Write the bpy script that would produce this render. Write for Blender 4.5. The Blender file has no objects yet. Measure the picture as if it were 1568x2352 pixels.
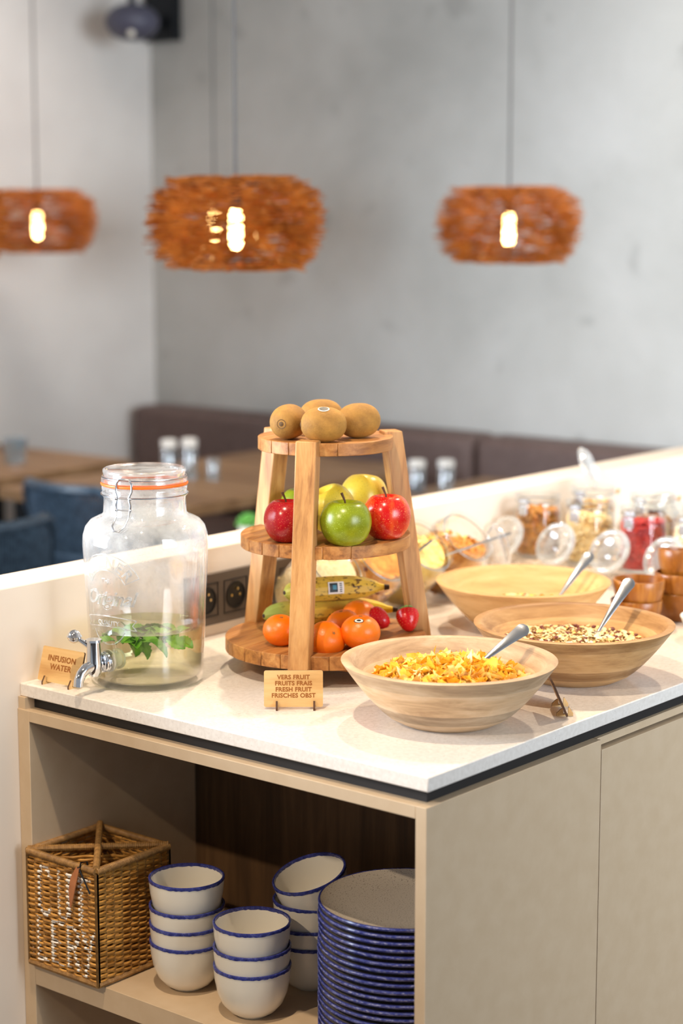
import bpy, math, random
from mathutils import Vector, Matrix
random.seed(7)
C = bpy.context.scene.collection
PI = math.pi
R = math.radians
SC = bpy.context.scene

# ------------------------------------------------------------------ camera
cam = bpy.data.cameras.new('camera'); cam_o = bpy.data.objects.new('camera', cam); C.objects.link(cam_o)
EYE = Vector((-1.834725, -1.37925, 1.612925))
FWD = Vector((0.76124504, 0.62930752, -0.15645458))
cam_o.location = EYE
cam_o.rotation_euler = FWD.to_track_quat('-Z', 'Y').to_euler()
cam.sensor_fit = 'VERTICAL'; cam.sensor_height = 36.0
cam.lens = 36.0 * 4450.14 / 2352.0
cam.dof.use_dof = True; cam.dof.focus_distance = 2.70; cam.dof.aperture_fstop = 2.8
cam.clip_start = 0.05
SC.camera = cam_o

# ------------------------------------------------------------------ world, room lamps and added fill lights, exposure
SC.view_settings.view_transform = 'Standard'; SC.view_settings.look = 'None'
SC.view_settings.gamma = 1.0; SC.view_settings.use_curve_mapping = False
SC.view_settings.exposure = 0.15
w = bpy.data.worlds.new('world'); SC.world = w; w.use_nodes = True
bg = w.node_tree.nodes['Background']
bg.inputs[0].default_value = (0.86, 0.92, 1.0, 1); bg.inputs[1].default_value = 0.36

def aim(o, tgt):
    o.rotation_euler = (Vector(tgt) - o.location).to_track_quat('-Z', 'Y').to_euler()

def spot(name, loc, tgt, power, col, size=70, soft=0.03, blend=0.6):
    d = bpy.data.lights.new(name, 'SPOT'); o = bpy.data.objects.new(name, d); C.objects.link(o)
    o.location = loc; d.energy = power; d.color = col; d.spot_size = R(size); d.spot_blend = blend
    d.shadow_soft_size = soft; aim(o, tgt)
    return o

WARM = (1.0, 0.80, 0.58)
spot('spot_key', (-0.65, 0.10, 2.93), (0.25, 0.38, 0.8), 115, WARM, 70)
spot('spot_front', (-2.60, 0.38, 2.93), (0.1, 0.42, 0.6), 165, WARM, 46)
spot('spot_back', (1.15, 0.95, 2.93), (0.4, 0.35, 0.9), 125, WARM, 80)
spot('spot_far', (1.9, 0.25, 2.93), (1.0, 0.45, 0.9), 95, WARM, 75)
spot('spot_room_table', (1.4, 2.6, 2.93), (1.9, 3.0, 0.7), 50, WARM, 80, 0.3)
spot('spot_room_table', (2.4, 1.6, 2.93), (2.7, 1.9, 0.7), 30, WARM, 70, 0.3)
spot('added_left_wall_spot', (2.45, 3.0, 2.93), (2.35, 4.12, 1.5), 85, (1.0, 0.90, 0.85), 105, 0.3, 1.0)  # added light that lifts the left wall, not a known fitting
spot('added_wall_wash', (2.45, 1.3, 2.93), (3.65, 1.0, 1.9), 62, (1.0, 0.93, 0.86), 110, 0.3, 1.0)  # added warm wash to brighten the concrete wall
spot('added_wall_wash', (2.45, 0.3, 2.93), (3.65, 0.4, 1.7), 140, (0.86, 0.95, 1.0), 120, 0.3, 1.0)  # added cool wash, makes the concrete brighter away from the corner
def area(name, loc, tgt, power, col, sx, sy):
    d = bpy.data.lights.new(name, 'AREA'); o = bpy.data.objects.new(name, d); C.objects.link(o)
    d.shape = 'RECTANGLE'; d.size = sx; d.size_y = sy; d.energy = power; d.color = col
    o.location = loc; aim(o, tgt); d.spread = R(86)
area('window_and_fill_daylight', (-2.6, 3.6, 1.9), (0.6, 0.7, 1.1), 105, (0.78, 0.88, 1.0), 2.4, 2.2)
area('window_and_fill_daylight', (0.6, -4.2, 2.0), (3.6, 1.5, 1.5), 85, (0.80, 0.90, 1.0), 3.0, 2.0)  # unseen area light added to brighten the back wall

# ------------------------------------------------------------------ mesh helpers
class MB:
    def __init__(s): s.v = []; s.f = []; s.m = []; s.M = Matrix.Identity(4); s.mi = 0
    def add(s, vs, fs, mi=None):
        b = len(s.v); s.v += [tuple(s.M @ Vector(p)) for p in vs]
        s.f += [tuple(b + i for i in f) for f in fs]; s.m += [s.mi if mi is None else mi] * len(fs); return s
    def box(s, x0, x1, y0, y1, z0, z1, mi=None):
        return s.add([(x0,y0,z0),(x1,y0,z0),(x1,y1,z0),(x0,y1,z0),(x0,y0,z1),(x1,y0,z1),(x1,y1,z1),(x0,y1,z1)],
              [(0,3,2,1),(4,5,6,7),(0,1,5,4),(1,2,6,5),(2,3,7,6),(3,0,4,7)], mi)
    def lathe(s, prof, n=48, c=(0,0,0), mi=None, closed=False, flat=None):
        vs = []; fs = []
        for r, z in prof:
            for k in range(n):
                a = 2*PI*k/n; x = c[0]+r*math.cos(a); y = c[1]+r*math.sin(a); zz = c[2]+z
                if flat is not None: zz = max(zz, flat)
                vs.append((x, y, zz))
        m = len(prof)
        for i in range(m-1 + (1 if closed else 0)):
            i2 = (i+1) % m
            for k in range(n):
                k2 = (k+1) % n
                fs.append((i*n+k, i*n+k2, i2*n+k2, i2*n+k))
        return s.add(vs, fs, mi)
    def tube(s, pts, rad, n=8, caps=True, mi=None, closed=False, sx=1.0):
        pts = [Vector(p) for p in pts]; N = len(pts)
        if isinstance(rad, (int, float)): rad = [rad]*N
        T = []
        for i in range(N):
            if closed: t = pts[(i+1) % N]-pts[i-1]
            else: t = pts[min(i+1, N-1)]-pts[max(i-1, 0)]
            T.append(t.normalized())
        up = Vector((0,0,1)) if abs(T[0].z) < 0.9 else Vector((1,0,0))
        nrm = (up - T[0]*up.dot(T[0])).normalized()
        vs = []; fs = []
        for i in range(N):
            nrm = (nrm - T[i]*nrm.dot(T[i])).normalized(); b = T[i].cross(nrm)
            for k in range(n):
                a = 2*PI*k/n
                vs.append(pts[i] + (nrm*math.cos(a)*sx + b*math.sin(a))*rad[i])
        for i in range(N-1 + (1 if closed else 0)):
            i2 = (i+1) % N
            for k in range(n):
                k2 = (k+1) % n; fs.append((i*n+k, i*n+k2, i2*n+k2, i2*n+k))
        if caps and not closed:
            fs.append(tuple(range(n-1, -1, -1))); fs.append(tuple((N-1)*n+k for k in range(n)))
        return s.add(vs, fs, mi)
    def sphere(s, c, r, nu=12, nv=8, sc=(1,1,1), mi=None, rot=None):
        vs = []; fs = []; Mr = rot or Matrix.Identity(3)
        for j in range(nv+1):
            th = PI*j/nv
            for i in range(nu):
                a = 2*PI*i/nu
                p = Vector((math.sin(th)*math.cos(a)*sc[0], math.sin(th)*math.sin(a)*sc[1], math.cos(th)*sc[2]))*r
                vs.append(Vector(c) + Mr @ p)
        for j in range(nv):
            for i in range(nu):
                i2 = (i+1) % nu; fs.append((j*nu+i, (j+1)*nu+i, (j+1)*nu+i2, j*nu+i2))
        return s.add(vs, fs, mi)
    def prism(s, poly, z0, z1, mi=None, side=None):
        n = len(poly)
        vs = [(x,y,z0) for x,y in poly] + [(x,y,z1) for x,y in poly]
        s.add(vs, [tuple(range(n-1,-1,-1)), tuple(range(n,2*n))], mi)
        b = len(s.v) - 2*n
        for k in range(n):
            k2 = (k+1) % n; s.f.append((b+k, b+k2, b+n+k2, b+n+k)); s.m.append((s.mi if mi is None else mi) if side is None else side)
        return s
    def mesh(s, name, mats, smooth=True, angle=40):
        me = bpy.data.meshes.new(name); me.from_pydata(s.v, [], s.f)
        for m in (mats if isinstance(mats, (list, tuple)) else [mats]): me.materials.append(m)
        me.polygons.foreach_set('material_index', s.m)
        if smooth:
            me.shade_smooth()
            try: me.set_sharp_from_angle(angle=R(angle))
            except Exception: pass
        me.update(); return me

def obj(name, mb, mats, parent=None, smooth=True, angle=40, bevel=0, seg=2, loc=None, rot=None):
    me = mb if isinstance(mb, bpy.types.Mesh) else mb.mesh(name, mats, smooth, angle)
    o = bpy.data.objects.new(name, me); C.objects.link(o)
    if parent: o.parent = parent
    if loc is not None: o.location = loc
    if rot is not None: o.rotation_euler = rot
    if bevel:
        b = o.modifiers.new('bevel', 'BEVEL'); b.width = bevel; b.segments = seg; b.limit_method = 'ANGLE'; b.angle_limit = R(35)
        b.harden_normals = False
    return o
def tag(o, label, cat, group=None, kind=None):
    o['label'] = label; o['category'] = cat
    if group: o['group'] = group
    if kind: o['kind'] = kind
    return o
def thing(name, label, cat, loc=(0,0,0), rz=0, group=None, rot=None):
    o = bpy.data.objects.new(name, None); C.objects.link(o); o.empty_display_size = 0.05
    o.location = loc; o.rotation_euler = rot or (0,0,rz); return tag(o, label, cat, group)
def struct(name, mb, m, bevel=0, smooth=False):
    o = obj(name, mb, m, smooth=smooth, bevel=bevel); o['kind'] = 'structure'; return o
def dup(root, loc, rz=None, label=None, rot=None):
    r = root.copy(); C.objects.link(r); r.location = loc
    if rot is not None: r.rotation_euler = rot
    elif rz is not None: r.rotation_euler = (0,0,rz)
    if label: r['label'] = label
    for ch in list(root.children):
        c = ch.copy(); C.objects.link(c); c.parent = r
        for g in ch.children:
            d = g.copy(); C.objects.link(d); d.parent = c
    return r
def text_mb(txt, size, ext=0.0004, bold=0.0, shear=0.0, spacing=1.0):
    cu = bpy.data.curves.new('lettering', 'FONT'); cu.body = txt; cu.size = size; cu.extrude = ext; cu.offset = bold
    cu.align_x = 'CENTER'; cu.align_y = 'CENTER'; cu.resolution_u = 4; cu.shear = shear; cu.space_character = spacing
    o = bpy.data.objects.new('lettering', cu); C.objects.link(o)
    bpy.context.view_layer.update()
    me = bpy.data.meshes.new_from_object(o.evaluated_get(bpy.context.evaluated_depsgraph_get()))
    mb = MB(); mb.add([tuple(v.co) for v in me.vertices], [tuple(p.vertices) for p in me.polygons])
    bpy.data.objects.remove(o); bpy.data.curves.remove(cu); bpy.data.meshes.remove(me)
    return mb
ORD = ['topmost', 'second', 'third', 'fourth', 'fifth', 'sixth', 'seventh', 'eighth', 'ninth', 'tenth', 'eleventh', 'twelfth', 'thirteenth',
       'fourteenth', 'fifteenth', 'sixteenth', 'seventeenth', 'eighteenth', 'nineteenth', 'twentieth', 'twenty-first', 'twenty-second']

# ------------------------------------------------------------------ material helpers
def lin(c):
    return tuple(((x/255)/12.92 if x/255 <= 0.04045 else ((x/255+0.055)/1.055)**2.4) for x in c) + (1,)
class Mt:
    def __init__(s, name):
        s.m = bpy.data.materials.new(name); s.m.use_nodes = True; s.t = s.m.node_tree; s.n = s.t.nodes
        s.p = s.n['Principled BSDF']; s.out = s.n['Material Output']
    def nd(s, ty, **kw):
        n = s.n.new(ty)
        for k, v in kw.items():
            if k.startswith('_'): setattr(n, k[1:], v)
            else: n.inputs[k.replace('_', ' ')].default_value = v
        return n
    def l(s, a, b): s.t.links.new(a, b)
    def coord(s, kind='Object', scale=(1,1,1), rot=(0,0,0)):
        tc = s.n.new('ShaderNodeTexCoord'); mp = s.n.new('ShaderNodeMapping')
        mp.inputs['Scale'].default_value = scale; mp.inputs['Rotation'].default_value = rot
        s.l(tc.outputs[kind], mp.inputs['Vector']); return mp.outputs[0]
    def noise(s, vec, scale, detail=4, rough=0.55, dist=0):
        n = s.nd('ShaderNodeTexNoise', Scale=scale, Detail=detail, Roughness=rough, Distortion=dist); s.l(vec, n.inputs['Vector']); return n.outputs['Fac']
    def ramp(s, fac, stops, interp='LINEAR'):
        r = s.n.new('ShaderNodeValToRGB'); r.color_ramp.interpolation = interp
        while len(r.color_ramp.elements) < len(stops): r.color_ramp.elements.new(0.5)
        for e, (p, c) in zip(r.color_ramp.elements, stops):
            e.position = p; e.color = c if len(c) == 4 else lin(c)
        s.l(fac, r.inputs[0]); return r.outputs[0]
    def mix(s, fac, a, b, blend='MIX'):
        m = s.n.new('ShaderNodeMix'); m.data_type = 'RGBA'; m.blend_type = blend
        for sock, val in ((m.inputs[0], fac), (m.inputs[6], a), (m.inputs[7], b)):
            if isinstance(val, (int, float)): sock.default_value = val
            elif isinstance(val, tuple): sock.default_value = val if len(val) == 4 else lin(val)
            else: s.l(val, sock)
        return m.outputs[2]
    def math(s, op, a, b=0.0, clamp=False):
        m = s.n.new('ShaderNodeMath'); m.operation = op; m.use_clamp = clamp
        for sock, val in ((m.inputs[0], a), (m.inputs[1], b)):
            if isinstance(val, (int, float)): sock.default_value = val
            else: s.l(val, sock)
        return m.outputs[0]
    def set(s, **kw):
        for k, v in kw.items():
            k = k.replace('_', ' ')
            if isinstance(v, (int, float, tuple)): s.p.inputs[k].default_value = v
            else: s.l(v, s.p.inputs[k])
        return s
    def bump(s, h, strength=0.3, dist=0.001):
        b = s.nd('ShaderNodeBump', Strength=strength, Distance=dist); s.l(h, b.inputs['Height']); s.l(b.outputs[0], s.p.inputs['Normal']); return s
def plain(name, c, rough=0.5, metal=0.0, **kw):
    m = Mt(name); m.set(Base_Color=lin(c), Roughness=rough, Metallic=metal, **kw); return m.m
def mottled(name, c1, c2, scale=20, rough=0.5, bump=0.0, coord='Object', lo=0.35, hi=0.65, **kw):
    m = Mt(name); v = m.coord(coord); f = m.noise(v, scale)
    m.set(Base_Color=m.ramp(f, [(lo, c1), (hi, c2)]), Roughness=rough, **kw)
    if bump: m.bump(m.noise(v, scale*4), bump, 0.001)
    return m.m
def wood(name, c1, c2, c3, axis=0, scale=1.0, rough=0.5, rnd=0.0, knots=0.25):
    m = Mt(name); sc = [26*scale]*3; sc[axis] = 2.4*scale; tc = m.n.new('ShaderNodeTexCoord'); oi = m.n.new('ShaderNodeObjectInfo')
    add = m.n.new('ShaderNodeVectorMath'); add.operation = 'ADD'; m.l(tc.outputs['Object'], add.inputs[0])
    r3 = m.math('MULTIPLY', oi.outputs['Random'], 3.0); m.l(r3, add.inputs[1])
    mp = m.n.new('ShaderNodeMapping'); mp.inputs['Scale'].default_value = sc; m.l(add.outputs[0], mp.inputs['Vector'])
    f = m.noise(mp.outputs[0], 1.9, 7, 0.62, 0.45)
    mp2 = m.n.new('ShaderNodeMapping'); s2 = [260*scale]*3; s2[axis] = 14*scale; mp2.inputs['Scale'].default_value = s2; m.l(add.outputs[0], mp2.inputs['Vector'])
    g = m.noise(mp2.outputs[0], 1.0, 3, 0.6)
    col = m.ramp(f, [(0.32, c1), (0.5, c2), (0.7, c3)])
    col = m.mix(m.math('MULTIPLY', g, 0.45), col, c3, 'MULTIPLY')
    kn = m.noise(add.outputs[0], 9*scale, 2, 0.5, 0.5)
    col = m.mix(m.math('MULTIPLY', m.ramp(kn, [(0.62, (0,0,0)), (0.70, (255,255,255))]), knots), col, c3)
    if rnd:
        rr = m.math('MULTIPLY', oi.outputs['Random'], rnd); col = m.mix(rr, col, c3)
    m.set(Base_Color=col, Roughness=rough); m.bump(g, 0.12, 0.0006)
    return m.m
def thin_glass(name, tint=(0.985,0.993,0.99), base=0.05, gain=0.75, power=3.0, haze=0.0, hazescale=14, rough=0.02, bump=0.0, fade=0):
    m = Mt(name); lw = m.n.new('ShaderNodeLayerWeight'); lw.inputs['Blend'].default_value = 0.5
    fc = m.math('POWER', lw.outputs['Facing'], power); fc = m.math('MULTIPLY', fc, gain); fc = m.math('ADD', fc, base, True)
    tr = m.n.new('ShaderNodeBsdfTransparent'); tr.inputs[0].default_value = tint + (1,)
    gl = m.n.new('ShaderNodeBsdfGlossy'); gl.inputs['Roughness'].default_value = rough; gl.inputs[0].default_value = (1,1,1,1)
    if bump:
        b = m.nd('ShaderNodeBump', Strength=bump, Distance=0.002); m.l(m.noise(m.coord(), 25, 3), b.inputs['Height']); m.l(b.outputs[0], gl.inputs['Normal'])
    mx = m.n.new('ShaderNodeMixShader'); m.l(fc, mx.inputs[0]); m.l(tr.outputs[0], mx.inputs[1]); m.l(gl.outputs[0], mx.inputs[2])
    last = mx
    if haze:
        df = m.n.new('ShaderNodeBsdfDiffuse'); df.inputs[0].default_value = (0.9,0.92,0.94,1)
        tl = m.n.new('ShaderNodeBsdfTranslucent'); tl.inputs[0].default_value = (0.9,0.92,0.94,1)
        ad = m.n.new('ShaderNodeMixShader'); ad.inputs[0].default_value = 0.5; m.l(df.outputs[0], ad.inputs[1]); m.l(tl.outputs[0], ad.inputs[2])
        h = m.ramp(m.noise(m.coord(), hazescale, 5, 0.65), [(0.35, (0,0,0)), (0.75, (255,255,255))])
        h = m.math('MULTIPLY', h, haze)
        if fade:
            sz = m.n.new('ShaderNodeSeparateXYZ'); m.l(m.coord(), sz.inputs[0]); h = m.math('MULTIPLY', h, m.math('MULTIPLY', m.math('SUBTRACT', sz.outputs[2], fade), 9.0, True))
        m2 = m.n.new('ShaderNodeMixShader'); m.l(h, m2.inputs[0]); m.l(last.outputs[0], m2.inputs[1]); m.l(ad.outputs[0], m2.inputs[2]); last = m2
    m.l(last.outputs[0], m.out.inputs['Surface']); return m.m

M = {}
M['wall'] = mottled('wall_plaster', (206,199,192), (214,208,201), 3, 0.85)
m = Mt('concrete'); v = m.coord(); f = m.noise(v, 1.3, 6, 0.6, 0.3); g = m.noise(v, 7, 4)
col = m.ramp(f, [(0.3, (168,166,160)), (0.5, (186,184,178)), (0.72, (200,198,193))])
spots = m.ramp(m.noise(v, 5.5, 2, 0.4), [(0.66, (0,0,0)), (0.74, (255,255,255))])
col = m.mix(m.math('MULTIPLY', spots, 0.35), col, (118,116,110)); m.set(Base_Color=col, Roughness=0.75); m.bump(g, 0.15, 0.004)
M['concrete'] = m.m
M['parapet'] = mottled('parapet_paint', (230,215,197), (234,220,203), 6, 0.7)
m = Mt('quartz'); v = m.coord()
sp = m.ramp(m.noise(v, 420, 1, 0.4), [(0.70, (0,0,0)), (0.76, (255,255,255))]); s2 = m.ramp(m.noise(v, 160, 2, 0.5), [(0.35, (226,218,209)), (0.65, (236,229,221))])
m.set(Base_Color=m.mix(m.math('MULTIPLY', sp, 0.55), s2, (150,138,128)), Roughness=0.24); M['quartz'] = m.m
m = Mt('granite'); v = m.coord(); m.set(Base_Color=m.ramp(m.noise(v, 190, 3, 0.7), [(0.38, (110,92,78)), (0.48, (196,180,162)), (0.6, (226,214,200))]), Roughness=0.35); M['granite'] = m.m
M['cab'] = mottled('cabinet_laminate', (194,170,139), (199,176,146), 30, 0.55)
M['cab_in'] = mottled('cabinet_inside', (180,164,140), (186,170,146), 30, 0.6)
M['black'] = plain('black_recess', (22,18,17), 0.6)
M['oak'] = wood('dark_oak', (128,96,62), (104,76,48), (70,50,32), axis=2, scale=0.55, rough=0.6)
M['mango'] = wood('mango_wood', (220,164,94), (198,136,70), (126,76,34), axis=0, scale=1.2, rough=0.5, rnd=0.25)
M['mango_leg'] = wood('mango_wood_leg', (224,176,112), (206,152,88), (150,98,50), axis=2, scale=1.2, rough=0.5, rnd=0.1)
M['ply'] = wood('plywood', (238,206,150), (230,194,134), (206,162,102), axis=0, scale=0.8, rough=0.55, knots=0.05)
M['burnt'] = plain('burnt_edge', (84,52,30), 0.7)
M['engrave'] = plain('engraved_lettering', (150,88,26), 0.7)
M['chrome'] = plain('chrome', (222,224,228), 0.07, 1.0)
M['steel'] = plain('steel', (190,194,200), 0.26, 1.0)
M['glass'] = thin_glass('jar_glass', base=0.07, gain=0.9, power=2.6, haze=0.55, fade=0.10, bump=0.1, tint=(0.993,0.997,0.995))
M['glass_clean'] = thin_glass('clear_glass', base=0.03, gain=0.75, power=3.0)
M['glass_lid'] = thin_glass('lid_glass', base=0.04, gain=0.9, power=1.3, haze=0.36, hazescale=40, rough=0.14)
M['emboss'] = thin_glass('embossed_glass', base=0.20, gain=0.8, power=1.5, haze=0.55, hazescale=60, rough=0.08)
M['water'] = thin_glass('infused_water', tint=(0.965,0.975,0.80), base=0.035, gain=0.5, power=4)
M['gasket'] = plain('orange_rubber', (238,116,32), 0.45)
M['frost'] = thin_glass('frosted_lid_ring', base=0.1, gain=0.6, power=1.5, haze=0.8, hazescale=25)
M['rubber'] = plain('clear_rubber', (222,216,196), 0.4)
m = Mt('mint_leaf'); v = m.coord(); m.set(Base_Color=m.ramp(m.noise(v, 60, 4), [(0.3, (58,124,16)), (0.7, (120,180,40))]), Roughness=0.45, Subsurface_Weight=0.0); M['mint'] = m.m
def bowl_wood(name, lo, hi, dark, stain, amount):
    m = Mt(name); v = m.coord(); sep = m.n.new('ShaderNodeSeparateXYZ'); m.l(v, sep.inputs[0])
    mp = m.n.new('ShaderNodeMapping'); mp.inputs['Scale'].default_value = (6, 6, 38); m.l(v, mp.inputs['Vector'])
    f = m.noise(mp.outputs[0], 1.1, 7, 0.65, 0.7); g = m.noise(m.coord('Object', (60, 60, 420)), 1.0, 3, 0.6)
    zz = m.math('ADD', sep.outputs[2], m.math('MULTIPLY', m.noise(v, 3, 2), 0.004))
    band = m.ramp(m.math('MULTIPLY', zz, 11.0), [(0.0, (120,120,120)), (0.18, (255,255,255)), (0.36, (90,90,90)), (0.56, (40,40,40)), (0.74, (200,200,200))], 'CONSTANT')
    col = m.ramp(f, [(0.3, hi), (0.52, lo), (0.75, dark)])
    col = m.mix(m.math('MULTIPLY', m.math('MULTIPLY', band, f), amount), col, stain)
    col = m.mix(m.math('MULTIPLY', g, 0.3), col, dark, 'MULTIPLY'); m.set(Base_Color=col, Roughness=0.5); m.bump(g, 0.1, 0.0005); return m.m
M['bowl_a'] = bowl_wood('bowl_wood_greyish', (220,186,144), (240,216,184), (160,124,88), (136,116,94), 1.3)
M['bowl_b'] = bowl_wood('bowl_wood_spalted', (212,166,108), (232,192,138), (144,96,50), (126,84,40), 1.4)
M['bowl_c'] = bowl_wood('bowl_wood_honey', (222,178,116), (234,196,138), (190,140,80), (196,146,86), 0.8)
M['cup'] = wood('acacia_wood', (198,132,52), (172,104,36), (120,66,20), axis=2, scale=1.2, rough=0.32, rnd=0.35)
M['flake'] = mottled('cornflake', (244,166,24), (252,204,66), 90, 0.55, coord='Object', lo=0.3, hi=0.6)
M['flake_pale'] = mottled('cornflake_pale', (246,204,104), (250,220,140), 90, 0.6)
M['oat'] = mottled('oat', (226,196,140), (240,218,170), 120, 0.7)
M['raisin'] = plain('raisin', (110,36,22), 0.5)
M['seed'] = plain('seed', (150,96,40), 0.6)
M['cashew'] = mottled('cashew', (226,190,124), (240,212,152), 60, 0.55)
M['goji'] = mottled('goji', (150,26,26), (206,52,44), 60, 0.5)
M['cube'] = mottled('fig_cube', (150,96,34), (196,140,62), 60, 0.6)
M['granola'] = mottled('granola', (176,104,34), (222,154,66), 60, 0.6)
M['almond'] = mottled('pale_nuts', (240,222,180), (248,234,200), 60, 0.6)
M['ceramic'] = plain('white_ceramic', (234,228,214), 0.18, Coat_Weight=0.3)
m = Mt('blue_rim'); v = m.coord(); m.set(Base_Color=m.ramp(m.noise(v, 220, 3, 0.7), [(0.3, (34,38,96)), (0.6, (58,66,140)), (0.8, (120,128,180))]), Roughness=0.2); M['rim'] = m.m
m = Mt('blue_glaze'); v = m.coord('Object', (1,1,3)); m.set(Base_Color=m.ramp(m.noise(v, 130, 5, 0.75), [(0.3, (30,36,104)), (0.5, (62,74,154)), (0.66, (160,166,206))]), Roughness=0.18); M['blue'] = m.m
m = Mt('speckled_glaze'); v = m.coord(); m.set(Base_Color=m.ramp(m.noise(v, 520, 2, 0.6), [(0.30, (120,108,96)), (0.42, (206,196,180))]), Roughness=0.2); M['speck'] = m.m
M['wicker'] = mottled('wicker', (150,102,42), (214,158,78), 45, 0.45)
M['wicker_dark'] = mottled('wicker_bound', (128,92,48), (168,126,70), 120, 0.55)
M['paint'] = plain('white_paint', (238,234,226), 0.6)
M['leather'] = mottled('tan_leather', (172,106,62), (190,122,76), 60, 0.55)
M['sofa'] = mottled('brown_upholstery', (98,78,72), (108,88,82), 30, 0.65, 0.2)
M['table'] = wood('table_oak', (182,146,106), (160,122,82), (116,82,52), axis=1, scale=0.35, rough=0.5)
M['darkfloor'] = wood('floor_oak', (96,72,54), (78,58,44), (52,38,28), axis=0, scale=0.25, rough=0.5)
M['rope'] = mottled('navy_rope', (40,54,68), (74,96,116), 60, 0.35)
M['frame'] = plain('dark_metal', (36,38,42), 0.4, 0.6)
M['cord'] = plain('grey_cord', (96,92,90), 0.6)
M['stick'] = mottled('copper_sticks', (146,74,18), (208,122,42), 14, 0.45)
M['socketstrip'] = plain('taupe_socket_plastic', (84,72,62), 0.45)
M['socketblack'] = plain('socket_black', (16,14,13), 0.4)
M['brass'] = plain('brass_pin', (214,190,140), 0.25, 1.0)
M['speaker'] = plain('slate_plastic', (72,72,88), 0.5)
M['ceiling'] = plain('ceiling_white', (214,210,204), 0.9)
M['sticker'] = plain('white_sticker', (238,232,220), 0.5)
M['stickerblue'] = plain('teal_print', (40,120,140), 0.5)
M['stickerblack'] = plain('black_print', (28,30,26), 0.5)
M['shaker_body'] = thin_glass('shaker_glass', tint=(0.7,0.78,0.82), base=0.15, gain=0.8, power=1.5, haze=0.35)
M['shaker_fill'] = plain('pepper', (74,80,86), 0.7)
M['succulent'] = mottled('succulent_green', (96,176,70), (140,206,104), 60, 0.5)
m = Mt('bulb_glow'); em = m.n.new('ShaderNodeEmission'); em.inputs[0].default_value = (1.0, 0.62, 0.22, 1); em.inputs[1].default_value = 28; m.l(em.outputs[0], m.out.inputs['Surface']); M['bulb'] = m.m

# ------------------------------------------------------------------ room shell
XW, YL = 3.65, 4.12
struct('floor', MB().box(-4.5, XW+0.2, -4.0, YL+0.2, -0.05, 0.0), M['darkfloor'])
struct('wall_back', MB().box(XW, XW+0.15, -4.0, YL+0.15, 0.0, 3.0), M['concrete'])
struct('wall_left', MB().box(-0.9, XW, YL, YL+0.15, 0.0, 3.0), M['wall'])
struct('ceiling', MB().box(-4.5, XW+0.15, -4.0, YL+0.15, 3.0, 3.08), M['ceiling'])
WT = 0.92
struct('wall_parapet', MB().box(-1.6, 2.9, 0.75, 0.835, 0.0, 1.0653), M['parapet'], bevel=0.002)

# ------------------------------------------------------------------ counter
wt = obj('worktop', MB().box(0.0, 2.6, 0.0, 0.75, WT-0.0193, WT), M['quartz'], bevel=0.0015)
tag(wt, 'white speckled quartz worktop with a sharp front corner', 'worktop')
OY0, OY1, OZ1, SH, SHT, BX = 0.0145, 0.7254, 0.8662, 0.4978, 0.0355, 0.341
cab = thing('open_shelf_cabinet', 'beige open cabinet end with shelves under the worktop corner', 'cabinet', (0,0,0))
FX = -0.006
obj('side_panel', MB().box(FX, 0.395, -0.002, OY0, 0.0, 0.883), M['cab'], cab, bevel=0.0008)
obj('side_panel', MB().box(FX, 0.395, OY1, 0.7495, 0.0, 0.883), M['cab'], cab, bevel=0.0008)
obj('top_rail', MB().box(FX, 0.395, OY0, OY1, OZ1, 0.883), M['cab'], cab, bevel=0.0008)
obj('back_panel', MB().box(BX, 0.36, OY0, OY1, 0.06, OZ1), M['oak'], cab)
obj('shelf', MB().box(FX, BX, OY0, OY1, SH-SHT, SH), M['cab'], cab, bevel=0.0008)
obj('shelf', MB().box(FX, BX, OY0, OY1, 0.06, 0.09), M['cab'], cab, bevel=0.0008)
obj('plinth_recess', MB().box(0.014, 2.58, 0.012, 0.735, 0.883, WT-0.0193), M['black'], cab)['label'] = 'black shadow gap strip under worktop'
obj('end_cheek', MB().box(FX+0.002, 0.014, 0.735, 0.7495, 0.883, WT-0.0193), M['cab'], cab)
c2 = thing('door_cabinet', 'beige handleless door cabinet to the right of the open shelves', 'cabinet', (0.396,0,0))
obj('carcass', MB().box(0.001, 2.18, 0.02, 0.745, 0.0, 0.872), M['cab_in'], c2)
obj('grip_rail', MB().box(0.001, 2.18, 0.006, 0.012, 0.872, 0.883), M['cab'], c2)
x = 0.0012
for k in range(4):
    obj('door', MB().box(x, x+0.543, -0.002, 0.018, 0.08, 0.868 if k else 0.868), M['cab'], c2, bevel=0.001)
    x += 0.5458
ss = thing('socket_strip', 'taupe wall socket strip behind the water dispenser', 'socket', (0.345, 0.75, 0.94))
obj('strip_panel', MB().box(0, 0.30, -0.008, 0.0, 0, 0.0845), M['socketstrip'], ss, bevel=0.001)
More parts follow.
